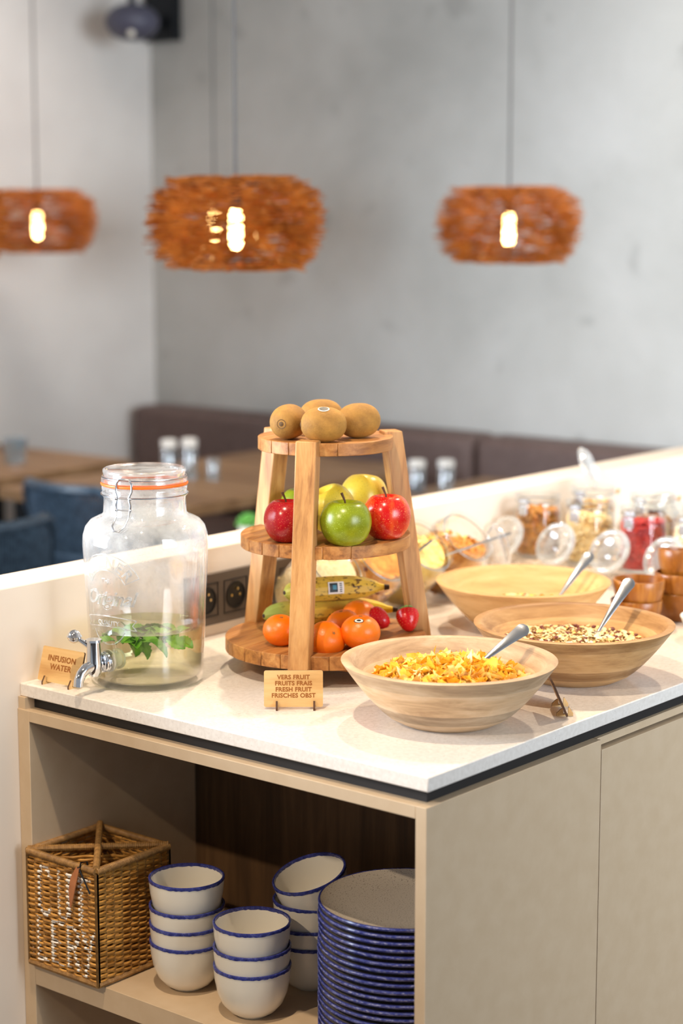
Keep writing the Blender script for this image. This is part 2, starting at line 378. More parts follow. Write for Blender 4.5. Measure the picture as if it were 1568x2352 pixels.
for k in range(4):
    cx = 0.044 + k*0.069
    mb = MB(); f = 0.0275; t = 0.0012
    for a in ((-f, f, f-t, f), (-f, f, -f, -f+t), (-f, -f+t, -f, f), (f-t, f, -f, f)):
        mb.box(cx+a[0], cx+a[1], -0.0092, -0.0079, 0.042+a[2], 0.042+a[3])
    so = obj('socket', mb, M['black'], ss)
    r = MB(); r.M = Matrix.Translation((cx, -0.008, 0.042)) @ Matrix.Rotation(PI/2, 4, 'X')
    r.lathe([(0.0225, 0.0), (0.0225, 0.0018), (0.0205, 0.0018), (0.0205, 0.0003), (0.0001, 0.0003)], 32)
    so2 = obj('socket_well', r, M['socketblack'], so)
    p = MB(); p.tube([(cx, -0.008, 0.053), (cx, -0.014, 0.053)], 0.0025, 10); p.tube([(cx-0.0095, -0.008, 0.042), (cx-0.0095, -0.0095, 0.042)], 0.0026, 10); p.tube([(cx+0.0095, -0.008, 0.042), (cx+0.0095, -0.0095, 0.042)], 0.0026, 10)
    obj('socket_contact', p, M['brass'], so)

# ------------------------------------------------------------------ background furniture
bq = thing('banquette', 'long brown upholstered banquette along the concrete wall', 'bench', (0,0,0))
seams = [4.085, 2.433, 0.95, -0.5]
for k in range(3):
    b = MB().box(3.47, 3.645, seams[k+1]+0.006, seams[k]-0.006, 0.46, 0.838)
    obj('backrest', b, M['sofa'], bq, bevel=0.035, seg=4)
    b = MB().box(2.98, 3.48, seams[k+1]+0.004, seams[k]-0.004, 0.33, 0.46)
    obj('seat_cushion', b, M['sofa'], bq, bevel=0.03, seg=3)
obj('bench_base', MB().box(3.02, 3.645, -0.5, 4.085, 0.0, 0.33), M['sofa'], bq)

def table(label, x0, x1, y0, y1):
    t = thing('dining_table', label, 'table', ((x0+x1)/2, (y0+y1)/2, 0), 0, 'restaurant tables')
    hx, hy = (x1-x0)/2, (y1-y0)/2
    obj('tabletop', MB().box(-hx, hx, -hy, hy, 0.715, 0.75), M['table'], t, bevel=0.003)
    for sx in (-1, 1):
        for sy in (-1, 1):
            obj('leg', MB().box(sx*(hx-0.06)-0.025, sx*(hx-0.06)+0.025, sy*(hy-0.06)-0.025, sy*(hy-0.06)+0.025, 0, 0.715), M['frame'], t)
    return t
table('oak table at the left wall, holding a mill and tumbler', 1.35, 2.79, 3.38, 4.09)
table('oak table behind the dispenser holding white-capped shakers', 2.06, 3.28, 2.50, 3.22)
table('oak table behind the wooden fruit stand, near the banquette', 2.35, 3.22, 1.55, 2.20)
table('oak side table holding the green succulent behind the ledge', 1.60, 2.10, 1.55, 2.08)

def rope_chair(label, loc, rz):
    t = thing('rope_chair', label, 'chair', loc, rz, 'dark rope dining chairs')
    def rim(z, r, n=22, a0=-84, a1=84, ry=1.0):
        return [Vector((-math.cos(R(a0+(a1-a0)*k/n))*r*0.95, math.sin(R(a0+(a1-a0)*k/n))*r*ry, z if not callable(z) else z(abs(a0+(a1-a0)*k/n)))) for k in range(n+1)]
    ztop = lambda a: 0.80 if a < 34 else 0.80 - 0.26*min(1, (a-34)/50)**1.2
    top = rim(ztop, 0.285); bot = rim(0.47, 0.25)
    mid = rim(lambda a: 0.60, 0.270, a0=-62, a1=62)
    obj('top_rail', MB().tube(top, 0.016, 8), M['rope'], t)
    obj('mid_rail', MB().tube(mid, 0.009, 6), M['rope'], t)
    obj('seat_rail', MB().tube(bot, 0.013, 8), M['frame'], t)
    mb = MB(); N = 84
    T = rim(ztop, 0.282, N); Bm = rim(0.47, 0.25, N)
    for k in range(N+1):
        mb.tube([T[k], (T[k]+Bm[k])/2 + Vector((-0.008,0,0)), Bm[k]], 0.0042, 5)
    c = obj('woven_cords', mb, M['rope'], t); c['kind'] = 'stuff'
    s = MB().lathe([(0.0001, 0.46), (0.2, 0.46), (0.245, 0.45), (0.245, 0.43), (0.0001, 0.43)], 32)
    obj('seat', s, M['rope'], t)
    for sx, sy in ((-1,-1),(-1,1),(1,-1),(1,1)):
        obj('leg', MB().tube([(sx*0.17, sy*0.17, 0.44), (sx*0.21, sy*0.21, 0.0)], [0.014, 0.010], 8), M['frame'], t)
    return t
rope_chair('dark rope chair with curved back, farther one, at table end', (2.20, 2.82, 0), 0.0)
rope_chair('dark rope chair in the left foreground, just behind the ledge', (1.40, 2.66, 0), PI/2)
def shaker(label, loc, h=0.095, fill=True, cap=True, r=0.024):
    t = thing('condiment_shaker', label, 'shaker', loc, 0, 'table condiment shakers')
    obj('glass_body', MB().lathe([(0.0001,0.001),(r,0.001),(r,h*0.75),(r*0.85,h*0.8)], 20), M['shaker_body'], t)
    if fill: obj('contents', MB().lathe([(0.0001,0.002),(r*0.85,0.002),(r*0.85,h*0.45),(0.0001,h*0.46)], 16), M['shaker_fill'], t)
    if cap: obj('cap', MB().lathe([(r*0.9,h*0.78),(r*1.05,h*0.8),(r*1.05,h*0.97),(r*0.9,h),(0.0001,h)], 20), M['paint'], t)
shaker('white-capped shaker on the table behind the dispenser, left one', (2.544, 2.955, 0.75), 0.125)
shaker('white-capped shaker on the table behind the dispenser, right one', (2.576, 2.895, 0.75), 0.13, False)
shaker('small clear glass cruet right of the white-capped shakers', (2.61, 2.825, 0.75), 0.085, False, False, 0.02)
shaker('white-capped shaker behind the fruit stand, left one', (2.80, 2.155, 0.75), 0.10)
shaker('white-capped shaker behind the fruit stand, right one', (2.86, 2.09, 0.75), 0.10, False)
shaker('dark pepper mill on the table at the left wall', (2.42, 3.69, 0.75), 0.12, True, True, 0.02)
t = thing('glass_tumbler', 'empty glass tumbler on the left wall table', 'glass', (2.47, 3.61, 0.75))
obj('glass_wall', MB().lathe([(0.0001,0.001),(0.036,0.001),(0.042,0.085),(0.039,0.085),(0.033,0.006),(0.0001,0.006)], 24), M['shaker_body'], t)
t = thing('potted_succulent', 'small bright green succulent in a pot just behind the ledge', 'plant', (1.85, 1.98, 0.75))
obj('pot', MB().lathe([(0.0001,0),(0.022,0),(0.028,0.04),(0.024,0.04),(0.022,0.034),(0.0001,0.034)], 20), M['ceramic'], t)
for k in range(34):
    a = k*2.399; e = 0.15+1.3*(k/34); L = 0.036
    d = Vector((math.cos(a)*math.cos(e), math.sin(a)*math.cos(e), math.sin(e)))
    obj('leaf', MB().tube([Vector((0,0,0.036)), Vector((0,0,0.036))+d*L*0.6, Vector((0,0,0.036))+d*L], [0.004,0.008,0.002], 6), M['succulent'], t)

# pendant lamps
def stick_mesh():
    mb = MB(); rnd = random.Random(3)
    for k in range(1350):
        q = rnd.random(); z = (q*2-1)*0.098
        rr = 0.160 * (1 - abs(z/0.105)**3.0*0.40)
        a = rnd.random()*2*PI; sw = R(rnd.choice((-1,1))*rnd.uniform(14, 78))
        rad = Vector((math.cos(a), math.sin(a), 0)); tan = Vector((-math.sin(a), math.cos(a), 0))
        d = (rad*abs(math.sin(sw)) + tan*math.cos(sw)*(1 if sw > 0 else -1)).normalized()
        d.z += rnd.uniform(-0.14, 0.14) + z*1.2; d.normalize()
        L = rnd.uniform(0.060, 0.095); c = rad*rr + Vector((0,0,z))
        mb.tube([c - d*L*0.35, c + d*L*0.65], rnd.uniform(0.0011, 0.0019), 4, False)
    for zc in (-0.100, 0.100):
        for k in range(210):
            a = rnd.random()*2*PI; r0 = rnd.uniform(0.06, 0.105); sw = rnd.uniform(-0.9, 0.9)
            rad = Vector((math.cos(a), math.sin(a), 0)); tan = Vector((-math.sin(a), math.cos(a), 0))
            d = (rad*math.cos(sw)+tan*math.sin(sw)); p = rad*r0 + Vector((0,0,zc+rnd.uniform(-0.008,0.006)))
            mb.tube([p-d*0.03, p+d*0.03], 0.0016, 4, False)
    return mb.mesh('stick_shell', M['stick'])
STK = stick_mesh()
def pendant(label, x, y, z):
    t = thing('pendant_lamp', label, 'lamp', (x, y, z), 0, 'spiky copper stick pendant lamps')
    s = obj('stick_shade', STK, None, t); s['kind'] = 'stuff'
    mb = MB()
    for zz, rr in ((-0.085, 0.125), (0.0, 0.147), (0.085, 0.125)):
        mb.tube([(rr*math.cos(2*PI*k/40), rr*math.sin(2*PI*k/40), zz) for k in range(40)], 0.002, 5, closed=True)
    obj('wire_frame', mb, M['frame'], t)
    obj('cord', MB().tube([(0,0,0.06), (0,0,2.99-z)], 0.0035, 8), M['cord'], t)
    obj('bulb_holder', MB().tube([(0,0,0.03), (0,0,0.085)], 0.014, 12), M['frame'], t)
    obj('bulb', MB().lathe([(0.0001,-0.062),(0.010,-0.058),(0.015,-0.045),(0.015,0.015),(0.010,0.03),(0.0001,0.032)], 16), M['bulb'], t)
    obj('ceiling_rose', MB().lathe([(0.0001,2.998-z),(0.05,2.998-z),(0.05,2.975-z),(0.0001,2.972-z)], 24), M['frame'], t)
    d = bpy.data.lights.new('lamp_glow', 'POINT'); d.energy = 20; d.color = (1.0, 0.62, 0.30); d.shadow_soft_size = 0.02
    o = bpy.data.objects.new('lamp_glow', d); C.objects.link(o); o.parent = t; o.location = (0, 0, -0.02)
    d.shadow_soft_size = 0.012
    return t
pendant('spiky copper stick pendant lamp, largest and nearest, above the fruit stand', 1.478, 1.674, 1.573)
pendant('spiky copper stick pendant lamp hanging on the right before concrete wall', 2.72, 1.774, 1.559)
pendant('spiky copper stick pendant lamp hanging before the white left wall', 2.678, 3.703, 1.56)
pendant('spiky copper stick pendant lamp hidden behind the largest one', 3.028, 3.201, 1.559)
pendant('spiky copper stick pendant lamp cut off by the left picture edge', 1.012, 2.238, 1.57)
t = thing('wall_speaker', 'rounded slate-coloured speaker mounted high in the room corner', 'speaker', (3.30, 3.86, 2.275))
sp = MB(); sp.sphere((0,0,0), 0.1, 28, 16, (1.0,1.0,0.68)); obj('speaker_body', sp, M['speaker'], t)
obj('bracket', MB().tube([(0.03,0.03,0.0), (0.17,0.11,0.03), (0.31,0.17,0.03)], 0.022, 10).box(0.30,0.349,0.09,0.235,-0.04,0.20), M['frame'], t)
obj('indicator', MB().sphere((-0.055,-0.05,-0.045), 0.014, 10, 8), M['ceramic'], t)
obj('ceiling_rod', MB().tube([(0,0,0.06), (0,0,0.724)], 0.014, 10), M['frame'], t)
# ------------------------------------------------------------------ shelf: wicker cutlery basket
def poly_dist(p, segs):
    best = 9
    for (x0,y0),(x1,y1) in segs:
        dx, dy = x1-x0, y1-y0; L = dx*dx+dy*dy
        u = max(0, min(1, ((p[0]-x0)*dx+(p[1]-y0)*dy)/L)) if L else 0
        best = min(best, math.hypot(p[0]-x0-u*dx, (p[1]-y0-u*dy)*1.25))
    return best
def seg(*pts): return [(pts[i], pts[i+1]) for i in range(len(pts)-1)]
LET = (seg((.34,.86),(.29,.94),(.22,.93),(.18,.86),(.18,.56),(.22,.50),(.29,.50),(.34,.55)) +                      # C
       seg((.46,.94),(.46,.57),(.50,.51),(.57,.51),(.61,.57),(.61,.94)) +                                             # U
       seg((.66,.94),(.90,.94)) + seg((.78,.94),(.78,.50)) +                                                          # T
       seg((.16,.45),(.16,.06),(.28,.06)) +                                                                           # L
       seg((.52,.45),(.36,.45),(.36,.06),(.52,.06)) + seg((.36,.27),(.49,.27)) +                                      # E
       seg((.59,.06),(.59,.45),(.70,.44),(.74,.37),(.70,.28),(.59,.27)) + seg((.65,.27),(.75,.06)) +                  # R
       seg((.80,.45),(.87,.28)) + seg((.95,.45),(.83,.02)))                                                           # Y
BW, BH = 0.146, 0.176
bk = thing('cutlery_basket', 'square wicker cutlery basket with white lettering and leather tag', 'basket', (-0.0165, 0.7235, SH))
# local frame: x to the back, y from -BW (right) to 0 (left)
def weave(p0, p1, rows, h0, h1, letters=False, stakes=9):
    mb = MB(); p0 = Vector(p0); p1 = Vector(p1); d = p1-p0; n = Vector((d.y, -d.x, 0)).normalized()
    for r in range(rows):
        z = h0 + (h1-h0)*(r+0.5)/rows; N = stakes*2; ph = r % 2; off = random.uniform(-.0003, .0003); pts = []
        for i in range(N*2+1):
            u = i/(N*2); s = math.sin(PI*(u*stakes+ph)); pts.append(p0 + d*u + n*(0.0022*s) + Vector((0,0,z+off+0.0004*math.sin(u*9+r))))
        b = len(mb.m); mb.tube(pts, 0.00205, 5)
        if letters:
            for i in range(b, len(mb.m)):
                c = sum((Vector(mb.v[k]) for k in mb.f[i]), Vector())/len(mb.f[i])
                u = (c-p0).dot(d)/d.length_squared; v = (c.z-h0)/(h1-h0)
                if (c-p0).dot(n) > -0.0030 and poly_dist((u, v), LET) < 0.0175: mb.m[i] = 1
    return mb
def stakes_mb(p0, p1, h0, h1, stakes=9):
    mb = MB(); p0 = Vector(p0); p1 = Vector(p1)
    for k in range(stakes+1):
        q = p0 + (p1-p0)*(k)/stakes
        mb.tube([q+Vector((0,0,h0)), q+Vector((0,0,h1))], 0.0019 if 0 < k < stakes else 0.0034, 6)
    return mb
cor = [(0,0,0), (0,-BW,0), (BW,-BW,0), (BW,0,0)]
for k in range(4):
    a, b = cor[k], cor[(k+1) % 4]
    w1 = obj('woven_side', weave(a, b, 38, 0.008, BH-0.006, k == 0), [M['wicker'], M['paint']], bk); w1['kind'] = 'stuff'
    if k == 0: w1['label'] = 'woven side with white painted CUTLERY letters'
    s1 = obj('side_stakes', stakes_mb(a, b, 0.004, BH-0.002), M['wicker_dark'], bk); s1['kind'] = 'stuff'
for a, b in (((0,0,0), (BW,-BW,0)), ((0,-BW,0), (BW,0,0))):
    dv = obj('divider', weave(a, b, 30, 0.03, BH-0.01, stakes=11), M['wicker'], bk); dv['kind'] = 'stuff'
def wrapped(pts, rad, step=0.0027):
    P = []; Rr = []
    for i in range(len(pts)-1):
        a, b = Vector(pts[i]), Vector(pts[i+1]); n = max(2, int((b-a).length/step)*2)
        for k in range(n): P.append(a+(b-a)*k/n); Rr.append(rad*(1.0 if k % 2 else 0.86))
    P.append(Vector(pts[-1])); Rr.append(rad)
    return MB().tube(P, Rr, 8)
for k in range(4):
    a, b = cor[k], cor[(k+1) % 4]
    obj('rim', wrapped([(a[0],a[1],BH), (b[0],b[1],BH)], 0.0058), M['wicker_dark'], bk)
    obj('base_rim', wrapped([(a[0],a[1],0.0056), (b[0],b[1],0.0056)], 0.0052), M['wicker_dark'], bk)
obj('divider_rim', wrapped([(0,0,BH+0.003), (BW,-BW,BH+0.003)], 0.0052), M['wicker_dark'], bk)
obj('divider_rim', wrapped([(0,-BW,BH+0.005), (BW,0,BH+0.005)], 0.0052), M['wicker_dark'], bk)
obj('basket_bottom', MB().box(0.003, BW-0.003, -BW+0.003, -0.003, 0.004, 0.008), M['wicker'], bk)
mb = MB(); ty = -BW*0.80
prof = [(-0.009, BH+0.002), (-0.0115, BH-0.015), (-0.011, BH-0.035), (-0.008, BH-0.062)]
for s_, (x_, z_) in enumerate(prof): pass
vs = []; W_ = [0.0035, 0.0065, 0.006, 0.001]
for (x_, z_), ww, yy in zip(prof, W_, (0, 0.006, 0.012, 0.018)):
    vs += [(x_, ty+yy-ww, z_), (x_, ty+yy+ww, z_), (x_+0.0015, ty+yy+ww, z_), (x_+0.0015, ty+yy-ww, z_)]
fs = [(0,1,2,3), (12,15,14,13)]
for i in range(3):
    for k in range(4): fs.append((i*4+k, (i+1)*4+k, (i+1)*4+(k+1) % 4, i*4+(k+1) % 4))
mb.add(vs, fs); obj('leather_tag', mb, M['leather'], bk)
obj('tag_strap', MB().tube([(-0.0065, ty, BH-0.006), (-0.004, ty-0.002, BH+0.009), (0.006, ty-0.004, BH+0.008), (0.008, ty-0.006, BH-0.012)], 0.0013, 6).tube([(-0.008, ty, BH+0.003), (-0.0085, ty-0.012, BH-0.012), (-0.008, ty-0.024, BH-0.032)], 0.0013, 6), M['frame'], bk)['label'] = 'dark cord loop holding the tag'

# ------------------------------------------------------------------ shelf: bowls and plates
BR, BHH = 0.0545, 0.074
def bowl_proto():
    t = thing('cereal_bowl', '', 'bowl', (0,0,0), 0, 'stacked cereal bowls with blue rims')
    out = [(0.0001,0.0), (0.024,0.0), (0.026,0.002), (0.034,0.007), (0.043,0.018), (0.0495,0.034), (0.0528,0.052), (0.0545,0.0712)]
    inn = [(0.0515,0.0712), (0.0500,0.052), (0.0465,0.035), (0.040,0.021), (0.030,0.011), (0.015,0.006), (0.0001,0.005)]
    obj('bowl_body', MB().lathe(out+inn, 56), M['ceramic'], t)
    mb = MB(); n = 90; rnd = random.Random(5); ed = [0.0016+rnd.uniform(-.0005,.0007) for _ in range(n)]
    ring = [(0.05475, -1), (0.0549, 0), (0.0546, 0.0021), (0.0530, 0.0030), (0.0514, 0.0021), (0.0512, -1.01)]
    vs = []; fs = []
    for i, (r, z) in enumerate(ring):
        for k in range(n):
            a = 2*PI*k/n; zz = z
            if z <= -1: zz = -ed[k]
            vs.append((r*math.cos(a), r*math.sin(a), 0.0704+zz))
    for i in range(len(ring)-1):
        for k in range(n): fs.append((i*n+k, i*n+(k+1) % n, (i+1)*n+(k+1) % n, (i+1)*n+k))
    mb.add(vs, fs); obj('blue_rim', mb, M['rim'], t)
    return t
pb = bowl_proto(); first = True
stacks = [('left bowl stack beside the wicker basket', (0.0755, 0.488), [0, .026, .052, .0925], 4),
          ('front bowl stack in the middle of the shelf', (0.0645, 0.352), [0, .0275, .062], 3),
          ('rear bowl stack behind the front one', (0.190, 0.352), [0, .026, .060, .092], 4)]
for sname, (bx, by), zs, n in stacks:
    for k, z in enumerate(zs):
        lab = 'white blue-rimmed bowl, %s in the %s' % ((ORD[n-1-k] if n-1-k else 'topmost'), sname)
        rot = None
        if sname.startswith('rear') and k == n-1:
            rot = (R(-6), R(-17), 0); lab = 'tilted white blue-rimmed bowl lying on top of the rear bowl stack'; bz = (bx+0.012, by-0.012, SH+z+0.012)
        else: bz = (bx, by, SH+z+0.0003)
        if first: o = pb; o.location = bz; o['label'] = lab; first = False
        else: o = dup(pb, bz, 0.7*k, lab, rot)
NP = 20; PITCH = 0.0096
def plate_proto():
    t = thing('dinner_plate', '', 'plate', (0,0,0), 0, 'blue dinner plates in one stack')
    p = [(0.0001,0.0012), (0.062,0.0012), (0.064,0.0), (0.068,0.0015), (0.100,0.0065), (0.1165,0.0125)]
    q = [(0.1178,0.0150), (0.1170,0.0165), (0.1140,0.0158)]
    obj('plate_underside', MB().lathe(p+q[:2], 96), M['blue'], t)
    obj('plate_face', MB().lathe([(0.1150,0.01665), (0.1100,0.0140), (0.095,0.0095), (0.070,0.0060), (0.0001,0.0055)], 96), M['speck'], t)
    obj('blue_edge', MB().lathe([(0.1171,0.0160), (0.1166,0.0170), (0.1150,0.0171), (0.1146,0.01655)], 96), M['rim'], t)
    return t
pp = plate_proto(); rnd = random.Random(2)
for k in range(NP):
    lab = ('speckled cream dinner plate lying on top of the blue plate stack' if k == NP-1 else
           'blue glazed dinner plate, %s from the top of the plate stack' % (ORD[NP-1-k]))
    lo = (0.1385+rnd.uniform(-.0008,.0008), 0.141+rnd.uniform(-.0008,.0008), SH+0.0002+k*PITCH*0.985)
    if k == 0: pp.location = lo; pp['label'] = lab
    else: dup(pp, lo, rnd.uniform(0, 6), lab)

# ------------------------------------------------------------------ water dispenser
JX, JY = 0.1335, 0.6195
jd = thing('drink_dispenser', 'large clear glass drink dispenser with mint water and chrome tap', 'dispenser', (JX, JY, WT))
outer = [(0.0001,0.0), (0.074,0.0), (0.0810,0.003), (0.0828,0.010), (0.0832,0.03), (0.0860,0.08), (0.0885,0.14), (0.0908,0.19), (0.0915,0.206),
         (0.0908,0.219), (0.0870,0.2315), (0.0800,0.2400), (0.0700,0.2450), (0.0635,0.2475), (0.0605,0.2520), (0.0595,0.270), (0.0600,0.2755), (0.0622,0.2775), (0.0622,0.2815), (0.0610,0.2830), (0.0620,0.2850), (0.0620,0.2905), (0.0590,0.2925)]
inner = [(0.0560,0.2920), (0.0560,0.2500), (0.0630,0.2430), (0.0780,0.2365), (0.0840,0.2290), (0.0876,0.2180), (0.0880,0.206), (0.0870,0.19), (0.0850,0.14), (0.0825,0.08), (0.0800,0.03), (0.0790,0.014), (0.0740,0.0095), (0.0001,0.0085)]
obj('glass_body', MB().lathe(outer+inner, 96), M['glass'], jd, angle=60)
WL = 0.083
obj('water', MB().lathe([(0.0001,0.0090), (0.0735,0.0100), (0.0785,0.0145), (0.0795,0.03), (0.0822,WL-0.001), (0.0835,WL+0.0010), (0.0815,WL), (0.0001,WL)], 96), M['water'], jd, angle=50)
obj('gasket', MB().lathe([(0.0575,0.2930), (0.0632,0.2928), (0.0638,0.2945), (0.0632,0.2962), (0.0575,0.2960)], 72, closed=True), M['gasket'], jd)
lid = [(0.0001,0.3130), (0.0540,0.3130), (0.0575,0.3165), (0.0600,0.3150), (0.0605,0.3110), (0.0590,0.3060), (0.0592,0.3035), (0.0625,0.3020), (0.0628,0.2975), (0.0600,0.2964),
       (0.0560,0.2964), (0.0555,0.3040), (0.0540,0.3100), (0.0001,0.3105)]
obj('lid', MB().lathe(lid, 84), M['glass_lid'], jd, angle=60)
obj('orange_print_ring', MB().lathe([(0.0585,0.2962), (0.0585,0.2975), (0.0540,0.2975), (0.0540,0.2962)], 72, closed=True), M['gasket'], jd)['label'] = 'orange inner edge of the seal'
# wire bail: neck ring, two clips, handle - facing camera-left
obj('neck_wire', MB().tube([(0.0632*math.cos(2*PI*k/60), 0.0632*math.sin(2*PI*k/60), 0.2795) for k in range(60)], 0.0011, 6, closed=True), M['steel'], jd)
obj('lid_wire', MB().tube([(0.0612*math.cos(2*PI*k/60), 0.0612*math.sin(2*PI*k/60), 0.3045) for k in range(60)], 0.0011, 6, closed=True), M['steel'], jd)
ca = R(198)
def cyl(a_off, r, z): return (r*math.cos(ca+a_off), r*math.sin(ca+a_off), z)
wb = MB(); w2 = 0.155
wb.tube([cyl(-w2,0.0665,0.262), cyl(-w2*1.1,0.0675,0.270), cyl(-w2*0.8,0.0660,0.280), cyl(-w2*1.25,0.0650,0.290), cyl(-w2*1.2,0.0640,0.300), cyl(-w2*0.8,0.0635,0.3065),
         cyl(w2*0.8,0.0635,0.3065), cyl(w2*1.2,0.0640,0.300), cyl(w2*1.25,0.0650,0.290), cyl(w2*0.8,0.0660,0.280), cyl(w2*1.1,0.0675,0.270), cyl(w2,0.0665,0.262)], 0.0016, 8)
wb.tube([cyl(-w2*1.1,0.067,0.2795), cyl(w2*1.1,0.067,0.2795)], 0.0012, 8)
wb.tube([cyl(-w2*1.1,0.067,0.2630), cyl(w2*1.1,0.067,0.2630)], 0.0012, 8)
for s_ in (-1, 1):
    for zz in (0.2795, 0.263): wb.sphere(cyl(s_*w2*1.1, 0.068, zz), 0.0024, 10, 8)
obj('wire_clip', wb, M['steel'], jd)
obj('clip_handle', MB().tube([cyl(w2,0.0670,0.2625), cyl(w2*0.9,0.0720,0.2520), cyl(w2*0.75,0.0830,0.2420), cyl(w2*0.3,0.0890,0.2360), cyl(-w2*0.3,0.0890,0.2360), cyl(-w2*0.75,0.0830,0.2420), cyl(-w2*0.9,0.0720,0.2520), cyl(-w2,0.0670,0.2625)], 0.0013, 8), M['steel'], jd)
# embossed writing, bent round the glass
EA = R(186)
def rad_at(z):
    pr = outer
    for i in range(1, 9):
        if z <= pr[i+1][1]:
            a, b = pr[i], pr[i+1]; f = (z-a[1])/(b[1]-a[1]) if b[1] > a[1] else 0
            return a[0]+(b[0]-a[0])*f
    return 0.0905
def bend(mb, zc, push=0.0):
    for i, (x, y, z) in enumerate(mb.v):
        zz = zc+y; r = rad_at(zz)+0.0003+z+push; a = EA + x/0.088
        mb.v[i] = (r*math.cos(a), r*math.sin(a), zz)
    return mb
allb = MB()
def put(mb): b = len(allb.v); allb.v.extend(mb.v); allb.f.extend(tuple(b+i for i in f) for f in mb.f); allb.m.extend([0]*len(mb.f))
word = 'KILNER'
for i, ch in enumerate(word):
    t_ = R(-52 + 104*i/(len(word)-1)); g = text_mb(ch, 0.022, 0.0006, 0.0003)
    rr = 0.043; cx_, cy_ = rr*math.sin(t_), rr*math.cos(t_)-0.004
    g.v = [(x*math.cos(-t_)-y*math.sin(-t_)+cx_, x*math.sin(-t_)+y*math.cos(-t_)+cy_, z) for x, y, z in g.v]
    put(bend(g, 0.150))
put(bend(text_mb('Original', 0.030, 0.0009, 0.0004, 0.35, 0.92), 0.137))
put(bend(text_mb('THE', 0.009, 0.0005), 0.163))
put(bend(text_mb('QUALITY', 0.0095, 0.0005, 0.0001), 0.101))
def ribbon(pts, wd, zc, th=0.0007):
    g = MB(); n = len(pts)
    for i in range(n):
        a = pts[max(i-1,0)]; b = pts[min(i+1,n-1)]; dx, dy = b[0]-a[0], b[1]-a[1]; L = math.hypot(dx, dy) or 1; nx, ny = -dy/L*wd/2, dx/L*wd/2
        p = pts[i]
        g.v += [(p[0]-nx, p[1]-ny, -0.0002), (p[0]+nx, p[1]+ny, -0.0002), (p[0]+nx, p[1]+ny, th), (p[0]-nx, p[1]-ny, th)]
    for i in range(n-1):
        for k in range(4): g.f.append((i*4+k, i*4+(k+1) % 4, (i+1)*4+(k+1) % 4, (i+1)*4+k)); g.m.append(0)
    return bend(g, zc)
for rr, a0, a1 in ((0.056, -66, 66), (0.033, -66, 66)):
    put(ribbon([(rr*math.sin(R(a0+(a1-a0)*k/30)), rr*math.cos(R(a0+(a1-a0)*k/30))-0.004, 0) for k in range(31)], 0.0013, 0.150))
for s_ in (-1, 1):
    put(ribbon([(s_*0.0511, 0.0188, 0), (s_*0.0301, 0.0094, 0)], 0.0013, 0.150))
put(ribbon([(-0.046+0.092*k/20, 0.0045*math.sin(PI*k/20), 0) for k in range(21)], 0.0012, 0.107))
put(ribbon([(-0.046+0.092*k/20, 0.0045*math.sin(PI*k/20), 0) for k in range(21)], 0.0012, 0.092))
put(ribbon([(-0.046,0,0), (-0.040,-0.0075,0), (-0.046,-0.015,0)], 0.0012, 0.107)); put(ribbon([(0.046,0,0), (0.040,-0.0075,0), (0.046,-0.015,0)], 0.0012, 0.107))
put(ribbon([(0.030*math.sin(R(-70+140*k/20)), -0.030*math.cos(R(-70+140*k/20)), 0) for k in range(21)], 0.0013, 0.100))
obj('embossed_lettering', allb, M['emboss'], jd, smooth=False)['label'] = 'raised glass emblem with arched and script lettering'
dm = MB(); rnd = random.Random(11)
for _ in range(240):
    a = rnd.uniform(0, 2*PI); z = rnd.uniform(0.105, 0.230); r = rad_at(z) - 0.0040
    dm.sphere((r*math.cos(a), r*math.sin(a), z), rnd.uniform(0.0004, 0.0013), 6, 4, (1,1,1.3))
dr = obj('condensation_drops', dm, M['glass_clean'], jd); dr['kind'] = 'stuff'
# mint leaves floating under the surface
def leaf_mb(L, W):
    mb = MB(); n = 12; vs = []; fs = []
    for i in range(n+1):
        t_ = i/n; wd = W*math.sin(PI*min(1, t_*0.96+0.03))**0.75*(1+0.10*(1 if i % 2 else -1)); zc = 0.10*L*math.sin(PI*t_)
        for j, s_ in enumerate((-1, -0.5, 0, 0.5, 1)):
            vs.append((t_*L, s_*wd, zc + abs(s_)*wd*0.35 + (0.02*L*math.sin(9*t_) if abs(s_) == 1 else 0) - (0.0012 if s_ == 0 else 0)))
    for i in range(n):
        for j in range(4): fs.append((i*5+j, i*5+j+1, (i+1)*5+j+1, (i+1)*5+j))
    mb.add(vs, fs); b = len(mb.v)
    mb.add([(x, y, z-0.0004) for x, y, z in vs], [tuple(reversed(f)) for f in fs]); return mb
LF = leaf_mb(0.038, 0.013).mesh('mint_leaf', M['mint'])
for k in range(80):
    a = rnd.uniform(0, 2*PI); r0 = rnd.uniform(0.0, 0.058)
    o = bpy.data.objects.new('mint_leaf', LF); C.objects.link(o); o.parent = jd
    o.location = (r0*math.cos(a), r0*math.sin(a), WL-0.012-rnd.uniform(0, 0.007)); s_ = rnd.uniform(0.55, 0.85)
    o.scale = (s_,)*3; o.rotation_euler = (rnd.uniform(-0.5,0.5), rnd.uniform(-0.15,0.2), rnd.uniform(0, 6.28))
for (ax, az, rx, ry, rz, s_) in ((-0.052,-0.020, 0.3,0.95,0.5,1.0), (-0.045,-0.018,-0.4,1.0,-0.4,1.05), (-0.040,-0.045,-0.9,0.7,-1.2,0.95), (-0.02,-0.06,0.8,0.45,-1.0,0.8), (-0.005,-0.068,0.7,0.6,-0.8,0.7)):
    o = bpy.data.objects.new('mint_leaf', LF); C.objects.link(o); o.parent = jd
    o.location = (ax, az, WL-0.010); o.rotation_euler = (rx, ry, rz); o.scale = (s_,)*3
